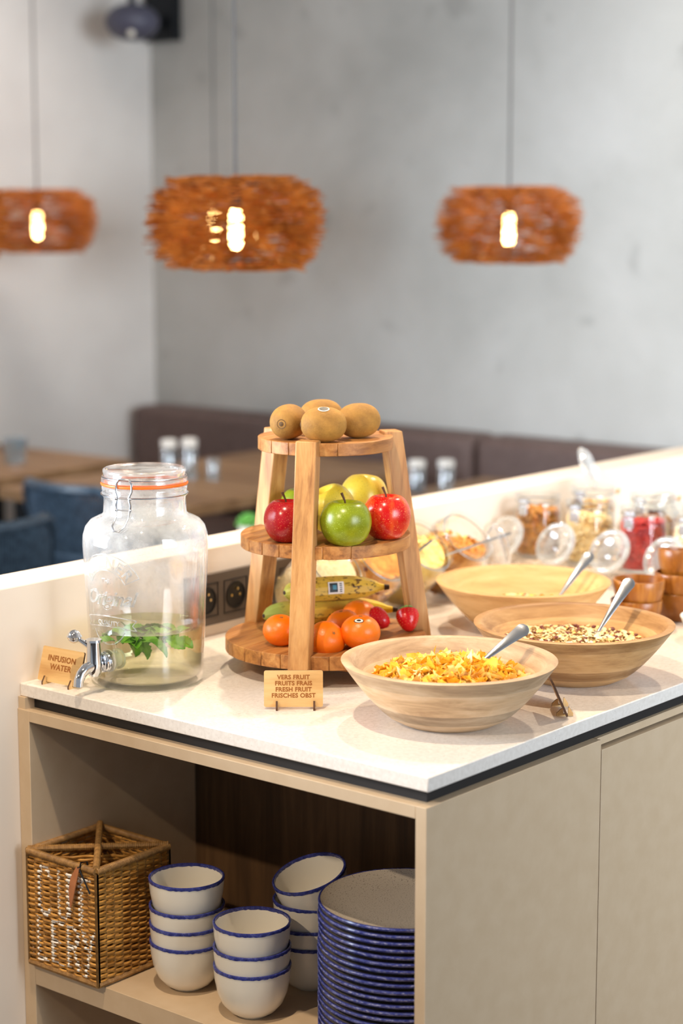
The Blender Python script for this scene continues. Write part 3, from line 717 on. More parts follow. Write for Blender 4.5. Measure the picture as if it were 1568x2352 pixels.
# tap
tp = obj('tap_body', MB().tube([(-0.083,0,0.043), (-0.099,0,0.043)], [0.0085, 0.0085], 20)
        .tube([(-0.1065,0,0.026), (-0.1065,0,0.033), (-0.1065,0,0.045), (-0.1065,0,0.072), (-0.1065,0,0.0765), (-0.1065,0,0.0768)], [0.0070, 0.0112, 0.0112, 0.0098, 0.0100, 0.0122], 28)
        .tube([(-0.1065,0,0.0765), (-0.1065,0,0.0795)], [0.0125, 0.0120], 28)
        .tube([(-0.106,0,0.040), (-0.114,0,0.041), (-0.124,0,0.039), (-0.132,0,0.033), (-0.137,0,0.024), (-0.138,0,0.016)], [0.0085,0.0085,0.0080,0.0076,0.0072,0.0070], 20), M['chrome'], jd)
tp['label'] = 'chrome tap'
obj('lever', MB().tube([(-0.1065,0.004,0.066), (-0.112,0.014,0.073), (-0.117,0.024,0.080)], [0.0045,0.0035,0.0032], 12).lathe([(0.0001,-0.004), (0.009,-0.0035), (0.0115,0), (0.009,0.0035), (0.0001,0.004)], 24, (-0.1185,0.0275,0.082)).sphere((-0.1185,0.0275,0.082), 0.0098, 18, 12), M['chrome'], tp)
rm = MB(); rm.M = Matrix.Translation((-0.0835, 0, 0.043)) @ Matrix.Rotation(-PI/2, 4, 'Y')
rm.lathe([(0.0001,0.0), (0.0135,0.0), (0.0148,0.001), (0.0148,0.0025), (0.0135,0.0035), (0.0148,0.0045), (0.0148,0.006), (0.013,0.0072), (0.0148,0.0082), (0.0145,0.0098), (0.0125,0.011), (0.0085,0.0112)], 32)
obj('tap_collar', rm, M['chrome'], tp)
rm = MB(); rm.M = Matrix.Translation((-0.080, 0, 0.043)) @ Matrix.Rotation(PI/2, 4, 'Y')
rm.lathe([(0.0001,0.0), (0.0165,0.0), (0.0165,0.003), (0.0125,0.003), (0.0120,0.018), (0.0150,0.0182), (0.0150,0.022), (0.0001,0.022)], 32)
obj('inner_nut', rm, M['rubber'], jd)['label'] = 'pale inner nut and washer'

# ------------------------------------------------------------------ little wooden signs
def sign(label, lines, loc, rz, lean, size, lh, feet=(-0.026, 0.026), wd=0.082, ht=0.051):
    # local: x along the board, -y is the front, leaning back towards +y
    t = thing('table_sign', label, 'sign', loc, rz)
    th = 0.003; r = 0.0028; pl = []
    for cx_, cz_, a0 in ((wd/2-r, r, -90), (wd/2-r, ht-r, 0), (-wd/2+r, ht-r, 90), (-wd/2+r, r, 180)):
        for k in range(5): a = R(a0+90*k/4); pl.append((cx_+r*math.cos(a), cz_+r*math.sin(a)))
    ML = Matrix.Translation((0, 0, 0.0035)) @ Matrix.Rotation(R(90-lean), 4, 'X')
    mb = MB(); mb.M = ML; mb.prism(pl, -th, 0.0, 0, 1)
    obj('board', mb, [M['ply'], M['burnt']], t, smooth=False)
    al = MB()
    for i, s_ in enumerate(lines):
        g = text_mb(s_, size, 0.00015, size*0.028, 0, 1.05)
        zc = ht*0.56 + (len(lines)-1)*lh/2 - i*lh
        vv = [tuple(ML @ Vector((x, y+zc, z+0.0001))) for x, y, z in g.v]
        b = len(al.v); al.v += vv; al.f += [tuple(b+i for i in f) for f in g.f]; al.m += [0]*len(g.f)
    if lines: obj('lettering', al, M['engrave'], t, smooth=False)
    for fx in feet:
        f = MB()
        M0 = Matrix.Translation((fx+0.0014, 0, 0)) @ Matrix.Rotation(PI/2, 4, 'Z') @ Matrix.Rotation(PI/2, 4, 'X')
        f.M = M0
        f.prism([(-0.0085,0.0), (-0.0085,0.004), (-0.0030,0.0125), (-0.0018,0.0125), (-0.0012,0.0030), (0.0050,0.0030), (0.0062,0.0105), (0.0085,0.010), (0.0145,0.004), (0.0145,0.0)], 0, 0.0028, 0, 1)
        obj('foot', f, [M['ply'], M['burnt']], t, smooth=False)
    return t
sign('small plywood sign reading VERS FRUIT before the fruit stand', ['VERS FRUIT', 'FRUITS FRAIS', 'FRESH FRUIT', 'FRISCHES OBST'], (0.1415, 0.341, WT), R(-49.5), 8, 0.0085, 0.0085)
sign('small plywood sign reading INFUSION WATER beside the chrome tap', ['INFUSION', 'WATER'], (0.0235, 0.694, WT), R(-86), 17, 0.0118, 0.0125)
sign('small plywood sign seen edge-on between the two front bowls', [], (0.372, 0.044, WT), R(40.5), 24, 0.0100, 0.01)

# ------------------------------------------------------------------ wooden fruit stand
SX, SY = 0.3705, 0.4749
st = thing('fruit_stand', 'three-tier round wooden fruit stand on three slanting legs', 'stand', (SX, SY, WT))
def tier(name, z, r, th, pw, ang):
    e = bpy.data.objects.new('tier', None); C.objects.link(e); e.parent = st; e.location = (0,0,z); e.rotation_euler = (0,0,ang)
    n = int(round(2*r/pw)); pw = 2*r/n
    for k in range(n):
        y0 = -r+k*pw+0.00025; y1 = -r+(k+1)*pw-0.00025
        y0 = max(y0, -r+0.0008); y1 = min(y1, r-0.0008); N = 14
        right = [(math.sqrt(max(0, r*r-y*y)), y) for y in [y0+(y1-y0)*i/N for i in range(N+1)]]
        left = [(-x, y) for x, y in reversed(right)]
        mb = MB(); mb.prism(right+left, -th/2, th/2)
        o = obj('plank', mb, M['mango'], e, bevel=0.0009, seg=1, angle=30)
    mb = MB().box(-r*0.55, -r*0.55+0.03, -r*0.8, r*0.8, -th/2-0.010, -th/2).box(r*0.55-0.03, r*0.55, -r*0.8, r*0.8, -th/2-0.010, -th/2)
    if name == 'bottom': obj('batten', mb, M['mango'], e, bevel=0.001)
    return e
tier('bottom', 0.0385, 0.1524, 0.021, 0.034, R(8)); tier('middle', 0.196, 0.1280, 0.019, 0.034, R(8)); tier('top', 0.343, 0.1010, 0.019, 0.034, R(8))
for ang in (206, 326, 86):
    a = R(ang); rb, rt = 0.1565, 0.1020; H = 0.357
    mb = MB(); vs = []
    for r_, z_ in ((rb, 0.0), (rt, H)):
        for dr_, dt in ((-0.014,-0.0155), (0.014,-0.0155), (0.014,0.0155), (-0.014,0.0155)):
            rr = r_+dr_; vs.append((rr*math.cos(a)-dt*math.sin(a), rr*math.sin(a)+dt*math.cos(a), z_))
    mb.add(vs, [(0,3,2,1), (4,5,6,7), (0,1,5,4), (1,2,6,5), (2,3,7,6), (3,0,4,7)])
    obj('leg', mb, M['mango_leg'], st, bevel=0.0016)

# ------------------------------------------------------------------ fruit
ZT, ZM, ZB = WT+0.3525, WT+0.2055, WT+0.049
def fmat(name, base, streak, lo, hi, sc=(1,1,1), rough=0.25, speckc=None, ns=18, grad=None, spec_scale=620):
    m = Mt(name); v = m.coord('Object', sc); col = m.ramp(m.noise(v, ns, 5, 0.65), [(lo, base), (hi, streak)])
    if grad:
        s_ = m.n.new('ShaderNodeSeparateXYZ'); m.l(m.coord(), s_.inputs[0])
        g = m.math('ADD', m.math('MULTIPLY', s_.outputs[grad[1]], grad[2]), grad[3], True); col = m.mix(g, col, grad[0])
    if speckc:
        sp_ = m.ramp(m.noise(m.coord(), spec_scale, 1, 0.3), [(0.66, (0,0,0)), (0.72, (255,255,255))]); col = m.mix(m.math('MULTIPLY', sp_, 0.7), col, speckc)
    m.set(Base_Color=col, Roughness=rough, Subsurface_Weight=0.0, Subsurface_Radius=(0.02,0.01,0.004), Subsurface_Scale=0.3); return m
M['ap_green'] = fmat('green_apple', (112,124,10), (146,160,26), 0.35, 0.65, rough=0.28, speckc=(170,190,90)).m
M['ap_red'] = fmat('red_apple', (146,10,18), (196,44,26), 0.46, 0.78, (1,1,0.15), 0.22, (214,120,80), 30, ((196,30,44), 1, -6, 0.2)).m
M['ap_redyel'] = fmat('red_streaked_apple', (196,22,20), (226,106,40), 0.45, 0.70, (1,1,0.12), 0.22, (230,150,90), 34).m
M['ap_gold'] = fmat('golden_apple', (240,206,56), (250,226,96), 0.35, 0.65, rough=0.3, speckc=(180,160,60)).m
def apple_mesh(mat, r, h, dimple=0.016):
    mb = MB(); prof = []; n = 22
    for i in range(n+1):
        t_ = PI*i/n; rr = r*math.sin(t_)**0.92*(1+0.06*math.cos(t_)); z = h/2*math.cos(t_)
        top = math.exp(-(rr/(r*0.34))**2)
        z -= (dimple*top if t_ < PI/2 else -0.007*top); prof.append((max(rr, 0.0001), z+h/2))
    prof.reverse(); mb.lathe(prof, 40)
    zmin = min(v[2] for v in mb.v)
    out = []
    for x, y, z in mb.v:
        a = math.atan2(y, x); k = 1+0.025*math.cos(5*a)*(1-min(1, z/h)); out.append((x*k, y*k, z-zmin))
    mb.v = out; return mb
def apple(label, mat, x, y, z, r, h, rot=(0,0,0), stem=True):
    t = thing('apple', label, 'apple', (x, y, z), rot=rot, group=None)
    obj('apple_body', apple_mesh(mat, r, h), M[mat], t)
    zt = h-0.020
    if stem: obj('stem', MB().tube([(0,0,zt-0.004), (-0.001,0.001,zt+0.010), (-0.005,0.004,zt+0.022)], [0.0012,0.0013,0.0020], 8), M['burnt'], t)
    return t
apple('glossy green apple at the front of the middle tier', 'ap_green', 0.308, 0.3839, ZM, 0.0375, 0.074)
apple('orange-red streaked apple at the right of the middle tier', 'ap_redyel', 0.3866, 0.3703, ZM, 0.0355, 0.075)
apple('dark red apple at the left of the middle tier', 'ap_red', 0.2740, 0.4680, ZM, 0.0335, 0.071)
apple('yellow apple just behind the green one, dimple showing', 'ap_gold', 0.3790, 0.4500, ZM+0.006, 0.0365, 0.079, (R(-14), R(-22), 0), False)
apple('yellow apple at the back right of the middle tier', 'ap_gold', 0.4500, 0.4680, ZM+0.006, 0.0370, 0.083, (R(-10), R(18), 0), False)
apple('green apple at the back left of the middle tier', 'ap_green', 0.3837, 0.5330, ZM, 0.0335, 0.069, (0, 0, 1.0), False)

m = fmat('kiwi_skin', (140,98,36), (184,134,56), 0.35, 0.65, rough=0.72, ns=24); m.bump(m.noise(m.coord(), 520, 3, 0.7), 0.8, 0.0008); M['kiwi'] = m.m
M['kiwi_tip'] = plain('kiwi_tip', (92,66,34), 0.8)
def kiwi(label, x, y, z, az, tip=True, sticker=False, s=1.0):
    t = thing('kiwi', label, 'kiwi', (x, y, z), rz=az)
    a, b, c = 0.0335*s, 0.0265*s, 0.0258*s
    mb = MB(); nu, nv = 36, 24; vs = []; fs = []
    for j in range(nv+1):
        th = PI*j/nv; e = abs(math.cos(th))
        for i in range(nu):
            p = 2*PI*i/nu; vs.append((a*math.copysign(e**0.86, math.cos(th)), b*math.sin(th)**0.92*math.cos(p), c*math.sin(th)**0.92*math.sin(p)+c))
    for j in range(nv):
        for i in range(nu): fs.append((j*nu+i, j*nu+(i+1) % nu, (j+1)*nu+(i+1) % nu, (j+1)*nu+i))
    mb.add(vs, fs); obj('kiwi_body', mb, M['kiwi'], t)
    tm = MB(); tm.M = Matrix.Translation((-a*0.955, 0, c)) @ Matrix.Rotation(-PI/2, 4, 'Y')
    tm.lathe([(0.0075,-0.002), (0.0068,0.0012), (0.0048,0.0006), (0.0028,0.0018), (0.0001,0.0022)], 18); obj('tip', tm, M['kiwi_tip'], t)
    if sticker:
        sm = MB()
        g = [((0.0085*math.cos(2*PI*k/20)), (0.006*math.sin(2*PI*k/20))) for k in range(20)]
        def zk(x_, y_): return c + c*math.sqrt(max(0, 1-(abs(x_)/a)**2.2-(y_/b)**2)) + 0.0006
        for inset, mi in ((1.0, 0), (0.82, 1)):
            vs = [(x_*inset, y_*inset-0.0105, zk(x_*inset, y_*inset-0.0105)+0.0002*mi) for x_, y_ in g]; vs.append((0, -0.0105, zk(0, -0.0105)+0.0002*mi))
            sm.add(vs, [(k, (k+1) % 20, 20) for k in range(20)], mi)
        obj('sticker', sm, [M['sticker'], M['stickerblack']], t)
    return t
kiwi('brown kiwi at the front of the top tier, wearing a sticker', 0.3061, 0.4241, ZT, R(-50), sticker=True)
kiwi('brown kiwi at the left of the top tier, dark tip showing', 0.3010, 0.4868, ZT, R(22))
kiwi('brown kiwi at the right of the top tier', 0.3790, 0.4180, ZT, R(-20))
kiwi('brown kiwi at the back of the top tier, half hidden', 0.3880, 0.4980, ZT, R(-35))

m = fmat('tangerine_skin', (236,104,4), (244,128,12), 0.3, 0.7, rough=0.36, ns=14); m.bump(m.noise(m.coord(), 330, 2, 0.5), 0.35, 0.0007); M['tang'] = m.m
def tang(label, x, y, z, r, rot=(0,0,0), sticker=False):
    t = thing('tangerine', label, 'tangerine', (x, y, z), rot=rot, group=None)
    mb = MB(); prof = []; n = 20; h = r*1.72
    for i in range(n+1):
        t_ = PI*i/n; rr = r*math.sin(t_)**0.95; z_ = h/2*math.cos(t_)
        z_ -= 0.0022*math.exp(-(rr/0.005)**2)*(1 if t_ < PI/2 else -1); prof.append((max(rr, 0.0001), z_+h/2))
    prof.reverse(); mb.lathe(prof, 36); obj('tangerine_body', mb, M['tang'], t)
    cm = MB(); 
    for k in range(5): a = 2*PI*k/5; cm.tube([(0,0,h-0.0022), (0.0026*math.cos(a), 0.0026*math.sin(a), h-0.0012)], [0.0013, 0.0006], 5)
    obj('calyx', cm, M['seed'], t)
    if sticker:
        sm = MB(); ax = Vector((-0.50, -0.30, 0.81)).normalized(); u = ax.cross(Vector((0,0,1))).normalized(); v_ = ax.cross(u)
        for inset, mi in ((1.0, 0), (0.8, 1), (0.42, 0)):
            vs = []
            for k in range(20):
                d = (ax*r + u*0.0078*inset*math.cos(2*PI*k/20) + v_*0.0048*inset*math.sin(2*PI*k/20)).normalized()
                vs.append((d.x*r*1.01, d.y*r*1.01, d.z*h/2*1.012+h/2+0.0002*mi+(0.0005 if inset < .5 else 0)))
            vs.append((ax.x*r*1.012, ax.y*r*1.012, ax.z*h/2*1.014+h/2+0.0002*mi+(0.0005 if inset < .5 else 0)))
            sm.add(vs, [(k, (k+1) % 20, 20) for k in range(20)], mi)
        obj('sticker', sm, [M['stickerblack'], M['sticker']], t)
    return t
tang('tangerine on the bottom tier, left of the front leg', 0.2738, 0.4829, ZB, 0.0265, (R(12), R(-8), 0))
tang('tangerine on the bottom tier, just right of the front leg', 0.2960, 0.4260, ZB, 0.0285, (R(40), R(-40), 0.4))
tang('large tangerine with a dark oval sticker on the bottom tier', 0.3250, 0.3700, ZB, 0.0295, (0, 0, 0), True)
tang('tangerine half hidden behind the two front ones', 0.3590, 0.4260, ZB+0.001, 0.0262, (R(-10), 0, 1))
tang('rear right tangerine, resting before the bananas', 0.4180, 0.4500, ZB, 0.0275, (R(5), R(-5), 2))

m = Mt('banana_skin'); v = m.coord(); s_ = m.n.new('ShaderNodeSeparateXYZ'); m.l(v, s_.inputs[0])
base = m.ramp(m.noise(v, 10, 3), [(0.3, (206,166,52)), (0.7, (222,184,70))])
ends = m.math('MULTIPLY', m.math('SUBTRACT', m.math('ABSOLUTE', s_.outputs[0]), 0.058), 42.0, True)
endc = m.mix(m.math('ADD', m.math('MULTIPLY', s_.outputs[0], 30), 0.5, True), (176,186,84), (240,206,40)); base = m.mix(ends, base, endc)
sp_ = m.ramp(m.noise(m.coord('Object', (0.6,1,1)), 170, 4, 0.6), [(0.54, (0,0,0)), (0.60, (255,255,255))])
area_ = m.ramp(m.noise(v, 26, 2), [(0.36, (0,0,0)), (0.54, (255,255,255))]); notend = m.math('SUBTRACT', 1.0, ends)
base = m.mix(m.math('MULTIPLY', m.math('MULTIPLY', sp_, area_), notend), base, (78,46,20)); m.set(Base_Color=base, Roughness=0.4); M['banana'] = m.m
M['banana_end'] = plain('banana_stalk', (66,48,30), 0.7)
def banana(label, x, y, z, rz, L=0.165, sag=0.020, rr=0.0185, sticker=False, roll=0, vert=0.0):
    # curved in the horizontal plane mostly, middle towards +y
    t = thing('banana', label, 'banana', (x, y, z), rz=rz, group='bananas on the bottom tier')
    pts = []; rad = []; n = 26
    for i in range(n+1):
        u = -1+2*i/n; px_ = u*L/2; py_ = -sag*u*u*0.9; pz_ = rr + vert*u*u
        e = (1-abs(u)**(8.0 if u < 0 else 3.6))**(0.6 if u < 0 else 0.8); pts.append((px_, py_, pz_)); rad.append(max(0.0045, rr*e*(0.97+0.03*math.cos(u*3))))
    mb = MB(); N = 10; P = [Vector(p) for p in pts]
    mb.tube(P, rad, 10)
    o = obj('banana_body', mb, M['banana'], t, angle=24)
    obj('stalk', MB().tube([P[-1], P[-1]+(P[-1]-P[-3]).normalized()*0.008], [0.0048, 0.0038], 8), M['banana_end'], t)
    obj('blossom_end', MB().tube([P[0]+(P[1]-P[0])*0.1, P[0]+(P[0]-P[2]).normalized()*0.0015], [0.0040, 0.0025], 8), M['banana_end'], t)
    if sticker:
        sm = MB()
        def q(xx, aa, rr_): 
            return (xx, -math.cos(aa)*rr_-sag*(2*xx/L)**2*0.9, rr+math.sin(aa)*rr_)
        def patch(x0, x1, a0, a1, rr_, mi):
            vs = [q(x0+(x1-x0)*i/3, a0+(a1-a0)*j/4, rr_) for i in range(4) for j in range(5)]
            sm.add(vs, [(i*5+j, (i+1)*5+j, (i+1)*5+j+1, i*5+j+1) for i in range(3) for j in range(4)], mi)
        patch(-0.012, 0.013, -0.25, 0.72, rr+0.0004, 0); patch(-0.010, 0.003, -0.10, 0.62, rr+0.0007, 1); patch(-0.005, 0.001, 0.10, 0.45, rr+0.0010, 2)
        for k in range(5): patch(0.006, 0.010, -0.1+k*0.15, -0.02+k*0.15, rr+0.0007, 1)
        obj('sticker', sm, [M['sticker'], M['stickerblack'], M['stickerblue']], t)
    return t
dirx = math.atan2(0.4308-0.5626, 0.5158-0.3319)
banana('speckled banana lying lowest, green tip at the left', 0.4290, 0.5230, ZB, dirx-0.02, 0.205, 0.020, 0.0205)
banana('speckled banana on top of the other, white sticker in front', 0.4250, 0.5070, ZB+0.0385, dirx+0.03, 0.160, 0.014, 0.0195, True)

m = fmat('strawberry_skin', (196,14,24), (220,34,34), 0.35, 0.65, rough=0.25, ns=20); m.bump(m.noise(m.coord(), 200, 1), 0.5, 0.001); M['straw'] = m.m
M['seedy'] = plain('berry_seed', (214,120,50), 0.5)
def strawberry(label, x, y, z, rot, s=1.0):
    t = thing('strawberry', label, 'strawberry', (x, y, z), rot=rot)
    prof = [(0.0001,0), (0.006,0.001), (0.0115,0.007), (0.0160,0.016), (0.0182,0.025), (0.0172,0.032), (0.011,0.0365), (0.0001,0.0375)]
    prof = [(a*s, b*s) for a, b in prof]; obj('berry', MB().lathe(prof, 28), M['straw'], t)
    sd = MB()
    for i in range(7):
        z_ = (0.007+0.0038*i)*s; r_ = None
        for j in range(len(prof)-1):
            if prof[j][1] <= z_ <= prof[j+1][1]: f = (z_-prof[j][1])/(prof[j+1][1]-prof[j][1]); r_ = prof[j][0]+(prof[j+1][0]-prof[j][0])*f
        n = max(6, int(r_*2*PI/0.0058))
        for k in range(n): a = 2*PI*(k+(i % 2)*.5)/n; sd.sphere(((r_)*math.cos(a), (r_)*math.sin(a), z_), 0.00045, 5, 4, (1,1,1.5))
    o = obj('seeds', sd, M['seedy'], t); o['kind'] = 'stuff'
    for k in range(7):
        a = 2*PI*k/7; obj('leaf', MB().tube([(0,0,0.0375*s), (0.006*math.cos(a),0.006*math.sin(a),0.0392*s), (0.0125*math.cos(a),0.0125*math.sin(a),0.0368*s)], [0.001,0.0026,0.0004], 6), M['succulent'], t)
    return t
strawberry('bright red strawberry at the right end of the bottom tier', 0.4530, 0.3780, ZB+0.0045, (R(-28), R(28), 0), 0.98)
strawberry('dark red strawberry left of the bright one, in shade', 0.4290, 0.4000, ZB+0.0150, (R(-70), R(20), R(10)), 0.95)
strawberry('strawberry peeking out right behind the stickered tangerine', 0.3800, 0.3840, ZB+0.0135, (R(-75), R(25), 0), 0.85)

# ------------------------------------------------------------------ big wooden bowls with cereals and spoons
def big_bowl(label, mat, x, y, r, h, rb=0.074, rz=0):
    t = thing('wooden_bowl', label, 'bowl', (x, y, WT), rz, 'large wooden cereal bowls')
    k = r/0.147
    out = [(0.0001,0.0), (rb-0.006,0.0), (rb,0.003)]
    for i in range(1, 13):
        u = i/12; out.append((rb+(r-rb)*(u**0.72), 0.003+(h-0.005)*u))
    out += [(r+0.0004, h-0.001), (r-0.0022, h)]
    inn = [(r-0.0095, h), (r-0.0120, h-0.0015)]
    for i in range(1, 13):
        u = 1-i/12; inn.append((rb-0.016+(r-0.012-rb+0.016)*(u**0.70), 0.012+(h-0.0135)*u))
    inn.append((0.0001, 0.0115))
    obj('bowl_body', MB().lathe(out+inn, 96), M[mat], t, angle=50); return t
def rin(r, h, z, rb=0.074):
    u = max(0, (z-0.012)/(h-0.0135)); return rb-0.016+(r-0.012-rb+0.016)*(u**0.70)
def flake(mb, c, s, rnd, mi, curl=0.5, flat=1.0):
    n = 7; M3 = Matrix.Rotation(rnd.uniform(0, 6.3), 4, 'Z') @ Matrix.Rotation(rnd.uniform(-1, 1)*flat, 4, 'X') @ Matrix.Rotation(rnd.uniform(-1, 1)*flat, 4, 'Y')
    vs = [(0, 0, 0)]; c = Vector(c)
    ph = rnd.uniform(0, 6)
    for ring, rr in ((1, 0.55), (2, 1.0)):
        for k in range(n):
            a = 2*PI*k/n; q = s*rr*(1+rnd.uniform(-.22,.22)*(ring-1)); x_, y_ = q*math.cos(a), q*math.sin(a)*0.78
            vs.append((x_, y_, curl*(x_*x_)/s + 0.18*s*math.sin(2*a+ph)*rr))
    vs = [tuple(c + M3.to_3x3() @ Vector(v_)) for v_ in vs]
    fs = [(0, 1+k, 1+(k+1) % n) for k in range(n)] + [(1+k, 1+n+k, 1+n+(k+1) % n, 1+(k+1) % n) for k in range(n)]
    mb.add(vs, fs, mi)
def heap(name, parent_loc, r, h, zs, mats, kinds, count, size, label, cat, mound=0.012, seed=1, off=(0, 0), curl=0.5, flat=0.7):
    rnd = random.Random(seed); mb = MB(); R0 = rin(r, h, zs)-0.003
    def surf(x_, y_): d = math.hypot(x_-off[0], y_-off[1])/R0; return zs + mound*(1-d*d)
    n = 32; vs = [(0, 0, surf(0, 0)-0.004)]; fs = []
    for i in range(1, 7):
        for k in range(n):
            a = 2*PI*k/n; rr = R0*i/6; vs.append((rr*math.cos(a), rr*math.sin(a), surf(rr*math.cos(a), rr*math.sin(a))-0.004))
    fs = [(0, 1+k, 1+(k+1) % n) for k in range(n)]
    for i in range(5):
        for k in range(n): fs.append((1+i*n+k, 1+(i+1)*n+k, 1+(i+1)*n+(k+1) % n, 1+i*n+(k+1) % n))
    mb.add(vs, fs, 0)
    for _ in range(count):
        a = rnd.uniform(0, 2*PI); rr = R0*0.97*math.sqrt(rnd.random()); x_, y_ = rr*math.cos(a), rr*math.sin(a)
        mi = rnd.choices(range(len(mats)), kinds)[0]; z_ = surf(x_, y_)+rnd.uniform(-0.003, 0.0045)
        s_ = size*rnd.uniform(0.6, 1.15)
        if mats[mi] in ('raisin', 'seed'): mb.sphere((x_, y_, z_+0.001), s_*(0.8 if mats[mi] == 'raisin' else .5), 7, 5, (1.2, 0.8, 0.6), mi)
        else: flake(mb, (x_, y_, z_), s_, rnd, mi, curl, flat)
    o = obj(name, mb, [M[q] for q in mats]); o.location = parent_loc; tag(o, label, cat, None, 'stuff'); return o
FB = (0.2318, 0.1400); MBw = (0.5479, 0.1440); KB = (0.7864, 0.3970)
big_bowl('greyish wooden bowl of cornflakes, nearest to the counter corner', 'bowl_a', FB[0], FB[1], 0.1465, 0.0865, 0.070, 0.4)
big_bowl('spalted wooden bowl of fruit muesli, right of the front bowl', 'bowl_b', MBw[0], MBw[1], 0.1480, 0.0835, 0.072, 1.9)
big_bowl('honey-coloured wooden bowl standing behind the muesli bowl', 'bowl_c', KB[0], KB[1], 0.1440, 0.0800, 0.070, 2.6)
heap('cornflakes', (FB[0], FB[1], WT), 0.1465, 0.0865, 0.052, ['flake', 'flake_pale', 'oat'], [6, 3.4, 0.6], 900, 0.0122, 'golden cornflakes heaped in the front wooden bowl', 'cereal', 0.025, 4, (0.0, 0.0), 0.7, 0.9)
heap('muesli', (MBw[0], MBw[1], WT), 0.1480, 0.0835, 0.052, ['oat', 'almond', 'raisin', 'seed', 'flake_pale'], [7, 2, 0.75, 0.9, 1], 1700, 0.0052, 'pale oat muesli with raisins in the spalted bowl', 'cereal', 0.007, 5, (0,0), 0.2, 0.5)
heap('muesli', (KB[0], KB[1], WT), 0.1440, 0.0800, 0.034, ['oat', 'flake_pale', 'raisin', 'flake'], [6, 3, 0.3, 1.2], 900, 0.0062, 'pale muesli low inside the honey-coloured bowl', 'cereal', 0.006, 6, (0,0), 0.2, 0.5)
def spoon(name, label, tip, end, w_end=0.0108, w_neck=0.0028, extra=0.045):
    # handle end -> down past the food surface to the bowl of the spoon
    tip = Vector(tip); end = Vector(end); d = (tip-end).normalized(); roll = Vector((-0.70, -0.45, 0.55)); side = d.cross(roll).normalized(); up = side.cross(d).normalized()
    L = (tip-end).length; t = thing(name, label, 'spoon', tuple(end), group=None)
    def strip(stations, th):
        mb = MB(); n = len(stations); K = 6
        for i, (s_, wd, lift) in enumerate(stations):
            c = d*s_ + up*lift
            for k in range(K):
                a = 2*PI*k/K + PI/K*0; mb.v.append(tuple(c + side*wd*math.cos(a) + up*th*math.sin(a)))
        for i in range(n-1):
            for k in range(K): mb.f.append((i*K+k, i*K+(k+1) % K, (i+1)*K+(k+1) % K, (i+1)*K+k)); mb.m.append(0)
        mb.f += [tuple(range(K-1,-1,-1)), tuple((n-1)*K+k for k in range(K))]; mb.m += [0,0]; return mb
    S = []
    for i in range(9):
        u = i/8; S.append((w_end*(1-math.cos(PI/2*u)), w_end*max(0.03, math.sin(PI/2*u)), 0))
    n = 14
    for i in range(1, n+1):
        u = i/n; s_ = w_end + (L-w_end)*u; S.append((s_, w_end+(w_neck-w_end)*min(1, u*1.15)**0.8, 0.004*math.sin(PI*u)))
    obj('handle', strip(S, 0.0011), M['steel'], t, angle=60)
    bw = []
    for i in range(11):
        u = i/10; bw.append((L+extra*u*0.9, 0.0028+0.014*math.sin(PI*min(1, 0.08+u*0.9))**0.8*(1 if u > 0 else 0), -0.006*math.sin(PI*u)))
    obj('spoon_bowl', strip(bw, 0.0010), M['steel'], t, angle=60)
    return t
spoon('spoon', 'steel spoon standing in the cornflake bowl', (0.2706, 0.1252, 0.988), (0.342, 0.088, 1.0400), 0.0098, extra=0.030)
spoon('spoon', 'steel spoon standing in the muesli bowl', (0.5992, 0.1351, 0.979), (0.6585, 0.1135, 1.0560), 0.0095, extra=0.026)
spoon('spoon', 'steel spoon standing in the honey-coloured bowl', (0.8394, 0.3640, 0.962), (0.9010, 0.3381, 1.0370), 0.0095, extra=0.020)

# ------------------------------------------------------------------ small acacia cups
def cup_proto():
    t = thing('wooden_cup', '', 'cup', (0,0,0), 0, 'small stacked acacia cups')
    out = [(0.0001,0), (0.030,0), (0.034,0.003), (0.0385,0.016), (0.0420,0.032), (0.0428,0.046), (0.0418,0.0475)]
    inn = [(0.0392,0.0475), (0.0390,0.044), (0.0375,0.030), (0.0330,0.014), (0.022,0.008), (0.0001,0.007)]
    obj('cup_body', MB().lathe(out+inn, 48), M['cup'], t, angle=50); return t
cp = cup_proto(); first = True
for nm, (cx_, cy_), n in (('left cup stack', (0.9080, 0.2530), 2), ('middle cup stack', (1.0090, 0.2300), 3), ('right cup stack', (1.1050, 0.2250), 3)):
    for k in range(n):
        lab = 'small brown wooden cup, %s of the %s by the jars' % (ORD[n-1-k], nm)
        lo = (cx_+(0.003 if k == n-1 else 0), cy_-(0.002 if k == n-1 else 0), WT+0.0002+k*0.0335)
        rot = (R(4), R(-5), 1.3*k) if (k == n-1 and nm != 'left cup stack') else (0, 0, 1.3*k)
        if rot[0]: lo = (lo[0], lo[1], lo[2]+0.004)
        if first: cp.location = lo; cp['label'] = lab; first = False
        else: dup(cp, lo, None, lab, rot)
t = thing('white_bowl', 'white ceramic bowl cut off at the right edge of the counter', 'bowl', (0.905, 0.105, WT))
obj('bowl_body', MB().lathe([(0.0001,0), (0.026,0), (0.030,0.003), (0.047,0.018), (0.056,0.038), (0.0545,0.0395), (0.045,0.022), (0.025,0.008), (0.0001,0.006)], 48), M['ceramic'], t)

